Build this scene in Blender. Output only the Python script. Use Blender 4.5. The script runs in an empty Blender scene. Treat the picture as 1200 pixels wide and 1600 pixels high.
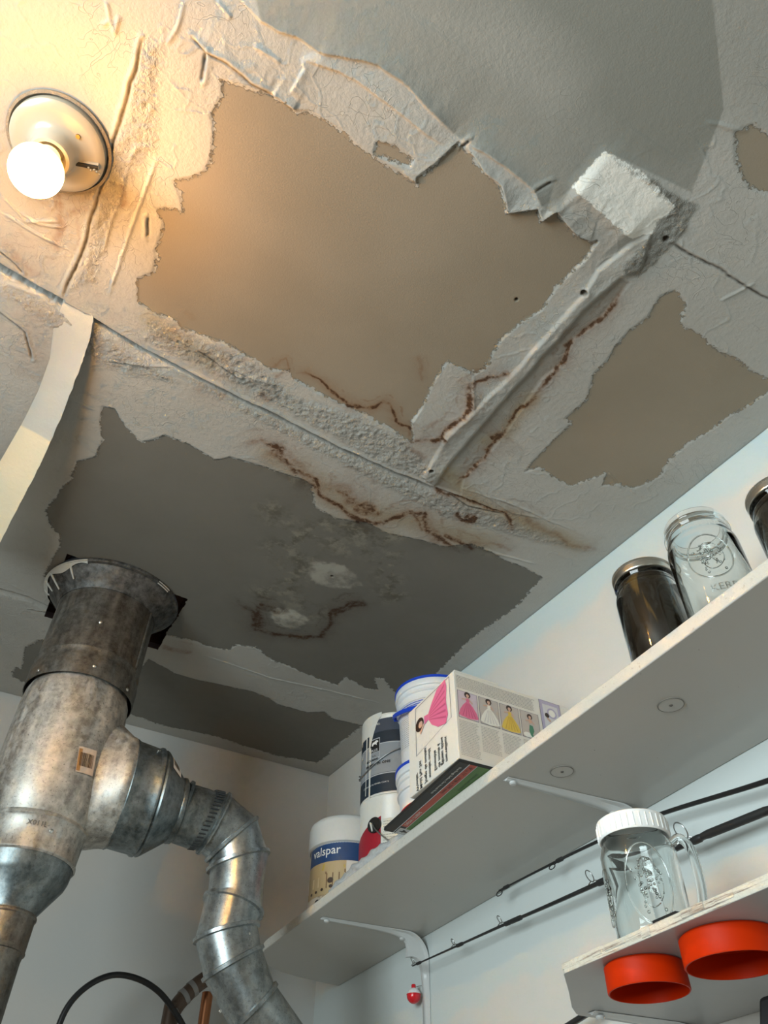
import bpy, bmesh, math, random
import numpy as np
from mathutils import Vector, Matrix
C = bpy.context.scene.collection
PI = math.pi
CZ = 1.35                                   # eye height of the camera above the floor

# ------------------------------------------------------------------ camera
F = 1202.0
def unit(v):
    v = np.array(v, float); return v / np.linalg.norm(v)
zc_ = unit([13, -1162, F]); y_ = np.array([-930, 1243, F]); y_ = unit(y_ - y_.dot(zc_) * zc_)
RM = np.array([np.cross(y_, zc_), y_, zc_])          # camera axes (right, down, forward) -> room axes
cam = bpy.data.objects.new('camera', bpy.data.cameras.new('camera')); C.objects.link(cam)
M3 = Matrix([[RM[i, 0], -RM[i, 1], -RM[i, 2]] for i in range(3)])
cam.matrix_world = Matrix.Translation((0, 0, CZ)) @ M3.to_4x4()
cam.data.sensor_fit = 'VERTICAL'; cam.data.sensor_height = 24; cam.data.lens = 24 * F / 1600
cam.data.clip_start = .02
sc = bpy.context.scene; sc.camera = cam
# ------------------------------------------------------------------ world, daylight, exposure
sc.view_settings.view_transform = 'Standard'; sc.view_settings.look = 'None'
sc.view_settings.gamma = 1; sc.view_settings.use_curve_mapping = False
sc.view_settings.exposure = 0.15
w = bpy.data.worlds.new('world'); sc.world = w; w.use_nodes = True
w.node_tree.nodes['Background'].inputs[0].default_value = (.55, .72, 1, 1)
w.node_tree.nodes['Background'].inputs[1].default_value = .6
def area(name, loc, rot, sx, sy, col, e):
    l = bpy.data.lights.new(name, 'AREA'); l.shape = 'RECTANGLE'; l.size = sx; l.size_y = sy
    l.color = col; l.energy = e; o = bpy.data.objects.new(name, l); C.objects.link(o)
    o.location = loc; o.rotation_euler = rot; return o
# daylight coming in through the window in the left wall
area('daylight_window', (-1.17, .0, 1.70), (math.radians(90), 0, math.radians(-90)), 1.0, .85, (.80, .93, .95), 40)
BULB_E = 580.0

# ------------------------------------------------------------------ room geometry numbers
WX = .911; BY = 2.075; SL = .0875
def ceil_z(y): return CZ + 1.15 - SL * (BY - y)
def ray(px, py): return RM @ np.array([px - 600, py - 800, F])
def hit(px, py, n, d):
    r = ray(px, py); return r * (d / np.dot(n, r))
def cp(px, py):                              # a mark traced on the ceiling -> its room x, y
    p = hit(px, py, (0, -SL, 1), 1.15 - SL * BY); return (p[0], p[1])
def onwall(px, py, X=WX):
    p = hit(px, py, (1, 0, 0), X); return Vector((p[0], p[1], p[2] + CZ))
def onback(px, py, Y):
    p = hit(px, py, (0, 1, 0), Y); return Vector((p[0], p[1], p[2] + CZ))
def onlevel(px, py, z):
    p = hit(px, py, (0, 0, 1), z - CZ); return Vector((p[0], p[1], z))

# ------------------------------------------------------------------ tagging and object helpers
def tag(o, label=None, cat=None, group=None, kind=None):
    if label: o['label'] = label
    if cat: o['category'] = cat
    if group: o['group'] = group
    if kind: o['kind'] = kind
    return o
def empty(name, loc, label, cat, group=None):
    o = bpy.data.objects.new(name, None); C.objects.link(o); o.location = loc; o.empty_display_size = .02
    return tag(o, label, cat, group)
class MB:
    """collects shapes for one mesh"""
    def __init__(s): s.v = []; s.f = []
    def add(s, vs, fs):
        n = len(s.v); s.v += [tuple(v) for v in vs]; s.f += [tuple(i + n for i in f) for f in fs]; return s
    def box(s, x0, y0, z0, x1, y1, z1):
        vs = [(x, y, z) for x in (x0, x1) for y in (y0, y1) for z in (z0, z1)]
        return s.add(vs, [(0, 1, 3, 2), (4, 6, 7, 5), (0, 4, 5, 1), (2, 3, 7, 6), (0, 2, 6, 4), (1, 5, 7, 3)])
    def prism(s, pts, z0, z1):
        n = len(pts)
        vs = [(x, y, z0) for x, y in pts] + [(x, y, z1) for x, y in pts]
        return s.add(vs, [tuple(range(n))[::-1], tuple(range(n, 2 * n))] +
                     [(i, (i + 1) % n, n + (i + 1) % n, n + i) for i in range(n)])
    def lathe(s, prof, c=(0, 0, 0), n=48, M=None):
        vs = []; fs = []
        for (r, z) in prof:
            for k in range(n):
                a = 2 * PI * k / n; vs.append(Vector((r * math.cos(a), r * math.sin(a), z)))
        m = len(prof)
        for i in range(m - 1):
            for k in range(n):
                a, b = i * n + k, i * n + (k + 1) % n
                fs.append((a, b, b + n, a + n))
        if prof[0][0] > 1e-6 and prof[0][0] < 0: pass
        if M: vs = [M @ v for v in vs]
        vs = [v + Vector(c) for v in vs]
        return s.add(vs, fs)
    def rings(s, rings, caps=True):
        n = len(rings[0]); vs = [p for r in rings for p in r]; fs = []
        for i in range(len(rings) - 1):
            for k in range(n):
                a, b = i * n + k, i * n + (k + 1) % n
                fs.append((a, b, b + n, a + n))
        if caps: fs += [tuple(range(n))[::-1], tuple(range((len(rings) - 1) * n, len(rings) * n))]
        return s.add(vs, fs)
    def tube(s, path, rad, n=12, caps=True, closed=False):
        path = [Vector(p) for p in path]; m = len(path)
        if not hasattr(rad, '__len__'): rad = [rad] * m
        rings = []; up = None
        for i, p in enumerate(path):
            if closed: t = path[(i + 1) % m] - path[i - 1]
            else: t = path[min(i + 1, m - 1)] - path[max(i - 1, 0)]
            t.normalize()
            if up is None:
                up = Vector((0, 0, 1)) if abs(t.z) < .9 else Vector((1, 0, 0))
            a = (up - t * up.dot(t)).normalized(); b = t.cross(a); up = a
            rings.append([p + (a * math.cos(2 * PI * k / n) + b * math.sin(2 * PI * k / n)) * rad[i] for k in range(n)])
        if closed: rings.append(rings[0]); caps = False
        return s.rings(rings, caps)
    def ball(s, c, r, n=12, sc=(1, 1, 1)):
        prof = [(max(1e-5, r * math.sin(PI * i / n)), -r * math.cos(PI * i / n)) for i in range(n + 1)]
        return s.lathe(prof, c, max(8, 2 * n), Matrix.Diagonal(sc).to_4x4())
    def grid(s, fn, u0, u1, v0, v1, nu, nv):
        vs = [fn(u0 + (u1 - u0) * i / nu, v0 + (v1 - v0) * j / nv) for j in range(nv + 1) for i in range(nu + 1)]
        fs = [(j * (nu + 1) + i, j * (nu + 1) + i + 1, (j + 1) * (nu + 1) + i + 1, (j + 1) * (nu + 1) + i)
              for j in range(nv) for i in range(nu)]
        return s.add(vs, fs)
    def build(s, name, mat, parent=None, smooth=35, bevel=0, at=None):
        me = bpy.data.meshes.new(name); org = Vector((0, 0, 0))
        if at is not None: org = Vector(at)
        elif parent is not None: org = parent_loc(parent)
        me.from_pydata([tuple(Vector(v) - org) for v in s.v], [], s.f)
        bm = bmesh.new(); bm.from_mesh(me)
        bmesh.ops.remove_doubles(bm, verts=bm.verts, dist=1e-5)
        bmesh.ops.recalc_face_normals(bm, faces=bm.faces); bm.to_mesh(me); bm.free()
        if smooth:
            me.polygons.foreach_set('use_smooth', [True] * len(me.polygons))
            me.set_sharp_from_angle(angle=math.radians(smooth))
        me.materials.append(mat)
        o = bpy.data.objects.new(name, me); C.objects.link(o)
        if parent is not None: o.parent = parent
        else: o.location = org
        if bevel:
            b = o.modifiers.new('bevel', 'BEVEL'); b.width = bevel; b.segments = 2; b.limit_method = 'ANGLE'
        return o
def parent_loc(p):
    l = Vector((0, 0, 0))
    while p is not None: l = l + p.location; p = p.parent
    return l
def arc(cx, cy, r, a0, a1, n):
    return [(cx + r * math.cos(a0 + (a1 - a0) * i / n), cy + r * math.sin(a0 + (a1 - a0) * i / n)) for i in range(n + 1)]

# ------------------------------------------------------------------ material helpers
class NT:
    def __init__(s, name):
        s.m = bpy.data.materials.new(name); s.m.use_nodes = True; s.t = s.m.node_tree
        s.b = s.t.nodes['Principled BSDF']; s.pos = None
    def n(s, kind, **kw):
        nd = s.t.nodes.new(kind)
        for k, v in kw.items():
            if k in nd.inputs.keys(): s.put(nd.inputs[k], v)
            else: setattr(nd, k, v)
        return nd
    def put(s, sock, v):
        if isinstance(v, bpy.types.NodeSocket): s.t.links.new(v, sock)
        elif isinstance(v, bpy.types.Node): s.t.links.new(v.outputs[0], sock)
        else: sock.default_value = v
    def co(s):
        if s.pos is None: s.pos = s.n('ShaderNodeNewGeometry').outputs['Position']
        return s.pos
    def noise(s, scale, detail=6, rough=.6, co=None, dist=0):
        nd = s.n('ShaderNodeTexNoise'); s.put(nd.inputs['Vector'], co if co is not None else s.co())
        nd.inputs['Scale'].default_value = scale; nd.inputs['Detail'].default_value = detail
        nd.inputs['Roughness'].default_value = rough; nd.inputs['Distortion'].default_value = dist
        return nd.outputs['Fac']
    def math(s, op, a, b=0.0, c=None):
        nd = s.t.nodes.new('ShaderNodeMath'); nd.operation = op
        s.put(nd.inputs[0], a); s.put(nd.inputs[1], b)
        if c is not None: s.put(nd.inputs[2], c)
        return nd.outputs[0]
    def step(s, v, a, b, o0=0.0, o1=1.0):
        nd = s.t.nodes.new('ShaderNodeMapRange'); nd.interpolation_type = 'SMOOTHSTEP'
        s.put(nd.inputs[0], v)
        for i, q in enumerate((a, b, o0, o1)): s.put(nd.inputs[i + 1], q)
        return nd.outputs[0]
    def mix(s, f, a, b):
        nd = s.t.nodes.new('ShaderNodeMix'); nd.data_type = 'RGBA'
        s.put(nd.inputs[0], f)
        for sk, v in ((nd.inputs[6], a), (nd.inputs[7], b)):
            if isinstance(v, tuple): v = (*v[:3], 1)
            s.put(sk, v)
        return nd.outputs[2]
    def bump(s, h, strength=1.0, dist=.001):
        nd = s.t.nodes.new('ShaderNodeBump'); nd.inputs['Strength'].default_value = strength
        nd.inputs['Distance'].default_value = dist; s.put(nd.inputs['Height'], h)
        s.t.links.new(nd.outputs[0], s.b.inputs['Normal'])
    def set(s, **kw):
        for k, v in kw.items():
            k = {'color': 'Base Color', 'rough': 'Roughness', 'metal': 'Metallic', 'trans': 'Transmission Weight',
                 'ior': 'IOR', 'spec': 'Specular IOR Level', 'coat': 'Coat Weight'}.get(k, k)
            if isinstance(v, tuple): v = (*v[:3], 1)
            s.put(s.b.inputs[k], v)
        return s
def simple(name, col, rough=.5, metal=0, var=.06, scale=30, bump=0, **kw):
    t = NT(name); nz = t.noise(scale)
    lo = tuple(max(0, c * (1 - var)) for c in col); hi = tuple(min(1, c * (1 + var)) for c in col)
    t.set(color=t.mix(nz, lo, hi), rough=rough, metal=metal, **kw)
    if bump: t.bump(t.noise(scale * 6), 1.0, bump)
    return t.m

# ------------------------------------------------------------------ ceiling: traced marks
def tr(s):                                   # "x,y x,y ..." traced in the photo -> ceiling x, y
    return [cp(*map(float, q.split(','))) for q in s.split()]
BARE = ['349,127 394,141 424,148 442,161 461,174 484,174 510,191 532,202 555,225 585,247 626,270 652,289 654,276 682,255 705,232 717,221 737,242 754,267 779,287 785,308 790,333 837,325 844,346 867,329 883,350 900,369 921,377 931,375 912,404 883,433 867,450 846,483 817,500 783,529 767,554 758,575 742,583 720,573 700,562 679,592 658,637 642,658 645,690 633,683 608,667 583,654 550,637 496,612 462,592 450,579 424,577 397,560 356,537 285,511 279,500 240,489 217,470 217,436 240,425 245,399 243,393 250,377 257,350 247,327 262,325 287,333 283,307 273,283 300,278 323,267 333,240 335,207 333,177 350,150',
 '1012,496 1033,462 1054,454 1071,471 1062,504 1096,525 1117,546 1146,558 1175,579 1200,592 1215,600 1200,612 1167,633 1137,650 1117,667 1075,692 1046,717 1033,742 992,762 965,755 942,758 950,737 925,746 892,758 867,746 842,729 821,737 833,721 862,692 892,662 883,654 917,625 929,583 950,562 962,542 983,517',
 '590,222 615,228 645,248 640,258 610,250 585,238', '1150,205 1175,195 1230,230 1220,310 1170,290 1150,250']
DARK = ['161,635 178,639 195,665 221,691 240,687 259,680 300,697 337,719 360,714 412,729 433,737 470,748 487,758 492,792 525,810 575,817 604,833 650,842 696,854 737,850 767,862 787,875 821,887 846,902 829,921 808,946 767,975 737,996 700,1033 660,1075 620,1087 600,1060 585,1058 590,1077 570,1075 540,1057 527,1070 497,1060 450,1040 423,1030 400,1010 370,1007 357,1015 327,1010 300,1000 262,992 180,1000 70,900 82,872 96,852 93,835 85,829 71,798 94,766 112,747 120,721 150,714 161,687 157,657',
 '204,1115 190,1070 233,1030 274,1052 300,1060 333,1067 393,1080 420,1090 433,1100 480,1113 507,1112 520,1123 567,1133 540,1153 518,1170 512,1180 495,1192 473,1187 453,1184 440,1182 390,1168 337,1150 297,1142 250,1132',
 '60,1000 40,1012 34,1046 26,1042 20,1050 20,1058 60,1075 200,1090 200,1000']
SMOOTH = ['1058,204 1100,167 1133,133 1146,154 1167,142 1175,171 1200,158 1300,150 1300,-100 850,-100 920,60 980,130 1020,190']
PALE_LIT = ['944,233 1008,271 1054,321 1025,346 1017,362 987,371 892,287']  # clean white paper; the daylight it faces is put into its colour too
CEMENT = ['946,233 1092,321 1075,350 1046,383 1000,433 971,429 971,408 1017,362 1050,321']
ROUGH = ['225,63 260,70 248,150 247,233 232,240 200,290 150,440 110,455 157,300 182,207 200,150',
 '225,500 300,520 400,565 470,625 560,650 640,690 690,745 672,755 600,725 500,670 350,590 225,530',
 '143,505 260,575 400,655 560,740 690,805 850,850 920,862 860,835 670,762 440,660 250,565 150,500',
 '0,440 90,480 160,520 260,580 280,600 170,575 90,520 0,455']
STAIN = [('520,760 545,775 560,800 600,800', .008, .7), ('690,835 730,850 745,862', .006, .8), ('655,560 662,600', .003, .4), ('640,700 665,715', .006, .5),
 ('462,583 480,583 508,600 529,621 550,635 575,640 600,633 614,640 617,655 627,665 637,667 640,685', .0035, 1),
 ('637,690 680,690 692,683 697,670 720,650 738,635 742,600 760,590 795,580 800,590', .005, .9),
 ('719,762 725,746 745,730 771,700 800,662 815,640 846,592 875,571 896,529 933,504 971,458 983,442', .0045, 1),
 ('380,700 412,690 437,697 445,720 460,735 495,747 500,770 525,790 560,810 600,815 640,800 665,805 670,830 700,850 720,865', .007, .9),
 ('425,705 440,700 500,760 540,760 545,800', .012, .55),
 ('675,760 730,780 790,800 800,830', .006, .9), ('715,800 722,812 740,815', .005, 1),
 ('740,790 800,800 880,845 930,860', .008, .5), ('720,850 780,850 800,860', .006, .5),
 ('640,800 655,810 663,830', .005, .8), ('100,270 90,330 90,390', .006, .55), ('40,300 95,335 150,330', .006, .4),
 ('55,290 130,320 170,300', .01, .3), ('192,290 188,330', .004, .6), ('0,380 60,430', .01, .35),
 ('370,935 375,945 395,958 400,985 430,990 470,997 500,995 515,975 520,960 545,940 580,940', .006, .9),
 ('395,950 430,955 450,950', .012, .7), ('300,605 350,625', .01, .25), ('405,610 420,625', .006, .5),
 ('40,500 60,560', .02, .25), ('424,577 432,565 445,560 450,575 430,590', .002, .6), ('250,1010 300,1020', .01, .5),
 ('30,480 60,520 50,600', .03, .2), ('540,775 560,790 590,795', .014, .8), ('425,700 445,720', .012, .9), ('470,745 500,765', .012, .7), ('770,690 790,675', .009, 1), ('670,690 700,680', .008, .9), ('735,600 738,640', .005, .9), ('660,810 690,850', .010, .7), ('730,805 745,815', .009, .9), ('880,545 900,525', .006, .8), ('400,950 405,985 440,995', .010, .8), ('520,965 550,945 575,938', .007, .8), ('405,945 430,950', .008, .8), ('265,508 280,520', .008, .3)]
YEL = [('470,730 540,790 650,815 760,850', .03), ('440,860 520,820 600,840', .035), ('760,690 790,680 830,620', .014),
 ('700,740 740,780 900,850', .02), ('60,290 160,330', .04), ('420,930 500,960', .035), ('420,710 520,790', .02), ('430,800 480,860 450,920', .03), ('520,850 600,860 610,930', .03), ('240,500 330,560', .02)]
# (line, kind, amount)  kind: groove / wide groove / ridge / crack / lip (side: raised on the right of the line)
GROOVE = [('135,491 225,545 319,592 450,657 533,700 617,737 675,760', .0058, .020), ('675,758 787,800', .003, .006),
 ('-20,402 0,414 30,432 97,470', .011, .026), ('0,919 45,932 79,948', .007, .022), ('50,952 85,958', .003, .006)]
CRACK = ['300,582 319,592 450,657 533,700 617,737 675,760', '1046,379 1100,408 1200,467 1260,500', '300,56 322,79 349,94 394,131 424,146', '322,80 315,125',
 '722,226 728,219 731,216', '838,292 860,280', '231,370 232,340', '0,395 15,405 35,425',
 '100,459 127,400 157,300 182,207 200,150 225,63', '700,770 730,790 787,803',
 '310,545 375,590', '0,487 40,520 50,560', '912,455 913,457', '672,733 676,734']
RIDGE = ['247,240 218,320 193,400 169,466', '220,213 200,267 175,350 160,397', '260,70 275,45 290,0', '0,330 60,365 110,390 125,400',
 '265,518 330,560 400,590 450,605', '300,1017 390,1047 420,1058 520,1080 600,1100', '719,762 790,782 900,830',
 '1125,470 1180,440', '1100,190 1170,205', '735,850 790,868 840,880', '740,585 741,640', '580,720 700,800',
 '155,40 172,30 180,48 186,20', '165,0 172,28', '740,760 800,800 850,810', '60,600 150,640', '30,330 60,350 100,355',
 '340,1 352,15 365,30', '150,560 280,575 370,620', '950,737 965,755 970,762', '395,68 440,95', '0,440 60,465 130,520 165,560', '0,300 40,345 95,345']
LIP = [('367,-10 409,30 439,47 465,56 499,79 532,84 562,90 592,101 637,131 671,169 709,206', .0045, .02),
 ('471,90 502,99 532,109 562,127 592,150 626,176 660,202 694,225', .004, .03),
 ('471,90 478,105 463,131 455,145', .003, .015),
 ('721,215 758,233 804,267 833,292 844,317', .004, .012),
 ('300,56 322,79 349,94 394,131 424,146', .003, .02)]
EDGE = [('717,221 737,242 754,267 779,287 785,308 790,333 837,325 844,346 867,329 883,350 900,369 921,377 931,375', .008, .016),
 ('626,270 652,289 682,255 705,232 717,221', .003, .012), ('424,148 442,161 461,174', .005, .01),
 ('630,640 690,690 740,640 742,600', .005, .015), ('892,287 940,330 987,371', .008, .03),
 ('257,572 340,602 440,660', .004, .01), ('300,535 340,552 365,585 400,590 425,610', .004, .01),
 ('933,421 908,462 854,521 800,583 737,642 700,675', .0022, .012)]
STRIP = '700,675 737,642 800,583 854,521 908,462 933,421 987,375 1017,362 1000,420 967,433 908,483 858,542 775,636 700,725 678,757 660,745'
CHAN = '678,757 700,725 775,636 858,542 908,483 967,433 983,442 971,458 933,504 896,529 875,571 846,592 800,662 771,700 725,746 719,772'

GX0, GX1, GY0, GY1, GS = -.42, WX, -.10, BY, .0014
nx = int((GX1 - GX0) / GS) + 1; ny = int((GY1 - GY0) / GS) + 1
gx = np.linspace(GX0, GX1, nx); gy = np.linspace(GY0, GY1, ny)
PX, PY = np.meshgrid(gx, gy); PX = PX.ravel(); PY = PY.ravel()
def vn(x, y, f, seed):
    rng = np.random.RandomState(seed); t = rng.rand(128, 128)
    u = x * f + 40.3; v = y * f + 40.7; iu = np.floor(u).astype(int); iv = np.floor(v).astype(int)
    a = u - iu; b = v - iv; a = a * a * (3 - 2 * a); b = b * b * (3 - 2 * b); iu %= 127; iv %= 127
    return (t[iv, iu] * (1 - a) + t[iv, iu + 1] * a) * (1 - b) + (t[iv + 1, iu] * (1 - a) + t[iv + 1, iu + 1] * a) * b
def fbm(x, y, f, seed, o=4, g=.55):
    s = 0; amp = 1; tot = 0
    for i in range(o):
        s = s + vn(x, y, f * 2.03 ** i, seed + i) * amp; tot += amp; amp *= g
    return s / tot
wxn = (fbm(PX, PY, 25, 1) - .5) * .012; wyn = (fbm(PX, PY, 25, 9) - .5) * .012   # wobble of natural edges
QX = PX + wxn; QY = PY + wyn
def line_dist(pts, X, Y, margin):
    """distance, and signed side (+ = right of the direction of travel), to a polyline"""
    P = np.array(pts); lo = P.min(0) - margin; hi = P.max(0) + margin
    idx = np.nonzero((X > lo[0]) & (X < hi[0]) & (Y > lo[1]) & (Y < hi[1]))[0]
    x = X[idx]; y = Y[idx]; best = np.full(len(idx), 9.0); side = np.zeros(len(idx)); s = np.zeros(len(idx)); L = 0
    for (ax, ay), (bx, by) in zip(P[:-1], P[1:]):
        dx, dy = bx - ax, by - ay; l = math.hypot(dx, dy) + 1e-9
        t = np.clip(((x - ax) * dx + (y - ay) * dy) / l / l, 0, 1)
        d = np.hypot(x - ax - t * dx, y - ay - t * dy); m = d < best
        best = np.where(m, d, best); side = np.where(m, np.sign(dy * (x - ax) - dx * (y - ay)), side)
        s = np.where(m, L + t * l, s); L += l
    return idx, best, side, s / L
def inside(P, x, y):
    r = np.zeros(len(x), bool)
    for (ax, ay), (bx, by) in zip(P, P[1:] + P[:1]):
        c = ((ay > y) != (by > y)); q = (bx - ax) * (y - ay) / (by - ay + 1e-12) + ax
        r ^= c & (x < q)
    return r
def sdf(polys, X, Y, margin=.08):
    out = np.full(len(X), -margin)
    for s in polys:
        P = tr(s); idx, d, _, _ = line_dist(P + P[:1], X, Y, margin)
        sd = np.where(inside(P, X[idx], Y[idx]), d, -d); out[idx] = np.maximum(out[idx], sd)
    return out
sb = sdf(BARE, PX, PY); sd = sdf(DARK, PX, PY); sm = sdf(SMOOTH, PX, PY); fr = sdf(PALE_LIT, PX, PY)
ce = sdf(CEMENT, QX, QY); ro = sdf(ROUGH, QX, QY); stp = sdf([STRIP], PX + wxn * .5, PY + wyn * .5); ch = sdf([CHAN], PX, PY)
ss = lambda v, a, b: (lambda t: t * t * (3 - 2 * t))(np.clip((v - a) / (b - a), 0, 1))
bare = np.maximum(np.maximum(sb, sd), -.08)
cover = 1 - ss(bare, -.004, .001)                                     # 1 where plaster or paint covers the board
H = .0012 * cover
n1 = fbm(PX, PY, 60, 21); n2 = fbm(PX, PY, 160, 33); n3 = fbm(PX, PY, 8, 41)
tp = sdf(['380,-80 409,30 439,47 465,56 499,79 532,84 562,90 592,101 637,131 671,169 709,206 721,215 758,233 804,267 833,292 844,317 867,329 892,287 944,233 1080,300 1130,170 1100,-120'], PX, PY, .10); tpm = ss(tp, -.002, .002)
H += cover * (n1 - .5) * .00045 * (1 - .6 * tpm)
ridg = lambda f, seed, sx, sy: 1 - np.abs(2 * fbm(QX * sx + QY * .4, QY * sy - QX * .4, f, seed, 3) - 1)
str1 = np.clip((ridg(14, 51, 1, 1) - .955) / .045, 0, 1) * ss(n3, .46, .58)
str2 = np.clip((ridg(18, 61, .5, 1.6) - .95) / .05, 0, 1) * ss(fbm(PX, PY, 7, 71), .48, .6)
H += cover * (str1 + str2) * .0006 * (1 - ss(sm, -.05, .02)) * (1 - ss(sdf(['300,-60 470,50 700,190 860,300 900,290 1130,170 1000,-80'], PX, PY), -.03, .02))
rg = np.clip(ss(ro, -.006, .012) + ss(ce, -.002, .004), 0, 1)
H += rg * ((n2 - .5) * .0045 + (n1 - .5) * .002 + .001)
for s, wd, dp in GROOVE:
    idx, d, side, t = line_dist(tr(s), PX + wxn * .25, PY + wyn * .25, .05)
    wv = wd * (.7 + .6 * n1[idx]); H[idx] -= dp * np.where(side < 0, .75 * np.exp(-(d / (wv * 1.05)) ** 5) + .25 * np.exp(-(d / (wv * 2.8)) ** 3), np.exp(-(d / (wv * .25)) ** 4)) 
    H[idx] += .0015 * np.exp(-d / .004) * (side > 0)
crack = np.zeros(len(PX))
for s in CRACK:
    idx, d, side, t = line_dist(tr(s), PX + wxn * .6, PY + wyn * .6, .02)
    k = np.exp(-(d / .0016) ** 2) * (.4 + n2[idx] * 1.1) * np.clip(np.minimum(t, 1 - t) * 12 + .3, 0, 1)
    crack[idx] = np.maximum(crack[idx], k); H[idx] -= .0025 * k
    H[idx] += .0012 * np.exp(-((d - .004) / .003) ** 2) * (side > 0)
for s in RIDGE:
    idx, d, side, t = line_dist(tr(s), PX + wxn * .5, PY + wyn * .5, .03)
    H[idx] += (.0016 * np.exp(-(d / .0022) ** 2)) * np.clip(np.minimum(t, 1 - t) * 8, 0, 1) * (.5 + n1[idx])
for s, amp, dec in LIP:
    idx, d, side, t = line_dist(tr(s), PX + wxn * .4, PY + wyn * .4, dec * 3)
    e = np.clip(np.minimum(t, 1 - t) * 8, 0, 1)
    sd_ = d * side
    H[idx] += amp * e * np.where(sd_ > 0, np.exp(-sd_ / dec), np.exp(-np.abs(sd_) / .0009)) * (.85 + .3 * n1[idx])
for s, amp, dec in EDGE:
    idx, d, side, t = line_dist(tr(s), PX, PY, dec * 3)
    e = np.clip(np.minimum(t, 1 - t) * 8 + .15, 0, 1); H[idx] += amp * e * np.exp(-d / dec) * ss(cover[idx], .3, .9) * (.8 + .4 * n1[idx])
H += ss(stp, -.003, .004) * .0042
H += ss(stp, -.001, .015) * (n1 - .5) * .003
H -= ss(ch, -.003, .003) * .0022 * (1 - ss(stp, -.002, .001))
H += ss(fr, -.012, .012) * .003
# a long low bulge where the loose paper sags, and the two wet fastener patches
for (px, py, rx, ry, a) in ((650, 110, .16, .10, .004), (840, 270, .10, .07, .005), (450, 968, .035, .022, .006), (520, 900, .05, .035, .0012)):
    c = cp(px, py); q = ((PX - c[0]) / rx) ** 2 + ((PY - c[1]) / ry) ** 2
    H += a * np.exp(-q) * (.8 + .4 * n3)
c = cp(520, 900); pat = 1 - ss(np.hypot((PX - c[0]) / .06, (PY - c[1]) / .042) + (n1 - .5) * .5, .85, 1.05)
c2 = cp(450, 966); pat2 = 1 - ss(np.hypot((PX - c2[0]) / .045, (PY - c2[1]) / .04) + (n1 - .5) * .8, .7, 1.05)
for (px, py, r_) in ((912, 456, .0055), (674, 733, .005), (519, 900, .004), (807, 468, .003), (1040, 372, .005)):
    c3 = cp(px, py); q = np.hypot(PX - c3[0], PY - c3[1]); H -= .006 * (1 - ss(q, r_ * .5, r_)); crack = np.maximum(crack, 1 - ss(q, r_ * .6, r_))
stain = np.zeros(len(PX))
for s, wd, a in STAIN:
    wd *= 1.25
    idx, d, side, t = line_dist(tr(s), PX + wxn * 2.2, PY + wyn * 2.2, wd * 6)
    e = np.clip(np.minimum(t, 1 - t) * 10 + .2, 0, 1)
    k = a * e * np.maximum(np.exp(-(d / wd) ** 2) * (.45 + 1.1 * n1[idx]), .38 * np.exp(-(d / (wd * 3.2)) ** 2)); k = np.maximum(k, a * e * .5 * np.exp(-((d - wd * 3.4) / (wd * .45)) ** 2) * (side > 0) * ss(n1[idx], .4, .6))
    stain[idx] = np.maximum(stain[idx], k)
yel = np.zeros(len(PX))
for s, wd in YEL:
    idx, d, side, t = line_dist(tr(s), QX, QY, wd * 2)
    yel[idx] = np.maximum(yel[idx], np.exp(-(d / wd) ** 2) * (.3 + n3[idx]))
edge = np.minimum(np.minimum(PX - GX0, GX1 - PX), np.minimum(PY - GY0, GY1 - PY))
H *= ss(edge, 0, .004)
ZC = CZ + 1.15 - SL * (BY - PY) - H
# opening cut for the flue
HX0, HX1, HY0, HY1 = -.032, .238, 1.352, 1.625
hole = (PX > HX0) & (PX < HX1 + (n1 - .5) * .01) & (PY > HY0 + (PX - HX0) * .09) & (PY < HY1)
def ceiling_mesh():
    co = np.c_[PX, PY, ZC]
    i = np.arange(nx * ny).reshape(ny, nx)
    q = np.stack([i[:-1, :-1], i[1:, :-1], i[1:, 1:], i[:-1, 1:]], -1).reshape(-1, 4)
    keep = ~(hole[q].all(1)); q = q[keep]
    # plain ceiling beyond the traced area
    x0, y0 = -1.25, -1.80; ex = [(x0, y0), (GX0, y0), (WX, y0), (x0, GY0), (x0, BY)]
    base = len(co); co = np.r_[co, [(x, y, ceil_z(y)) for x, y in ex]]
    a, b, c_, d_, e_ = range(base, base + 5); g00, g10, g01 = 0, nx - 1, (ny - 1) * nx
    q = np.r_[q, [(a, d_, g00, b), (b, g00, g10, c_), (d_, e_, g01, g00)]]
    me = bpy.data.meshes.new('ceiling'); me.vertices.add(len(co)); me.vertices.foreach_set('co', co.astype('f').ravel())
    me.loops.add(q.size); me.loops.foreach_set('vertex_index', q.astype('i').ravel())
    me.polygons.add(len(q)); me.polygons.foreach_set('loop_start', np.arange(0, q.size, 4, dtype='i'))
    me.polygons.foreach_set('loop_total', np.full(len(q), 4, 'i'))
    me.update(calc_edges=True); me.validate()
    me.polygons.foreach_set('use_smooth', np.ones(len(me.polygons), bool))
    def att(name, *ch):
        A = np.zeros((len(co), 4), 'f')
        for k, v in enumerate(ch): A[:base, k] = v; A[base:, k] = (-.08 if name == 'ma' and k < 2 else 0)
        at = me.attributes.new(name, 'FLOAT_COLOR', 'POINT'); at.data.foreach_set('color', A.ravel())
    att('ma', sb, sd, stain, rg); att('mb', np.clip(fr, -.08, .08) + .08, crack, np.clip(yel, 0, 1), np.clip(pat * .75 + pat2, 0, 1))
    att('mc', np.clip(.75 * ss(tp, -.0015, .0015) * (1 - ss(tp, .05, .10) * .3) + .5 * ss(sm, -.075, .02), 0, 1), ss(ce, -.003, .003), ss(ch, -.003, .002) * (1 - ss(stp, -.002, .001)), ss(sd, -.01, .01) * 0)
    return me
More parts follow.
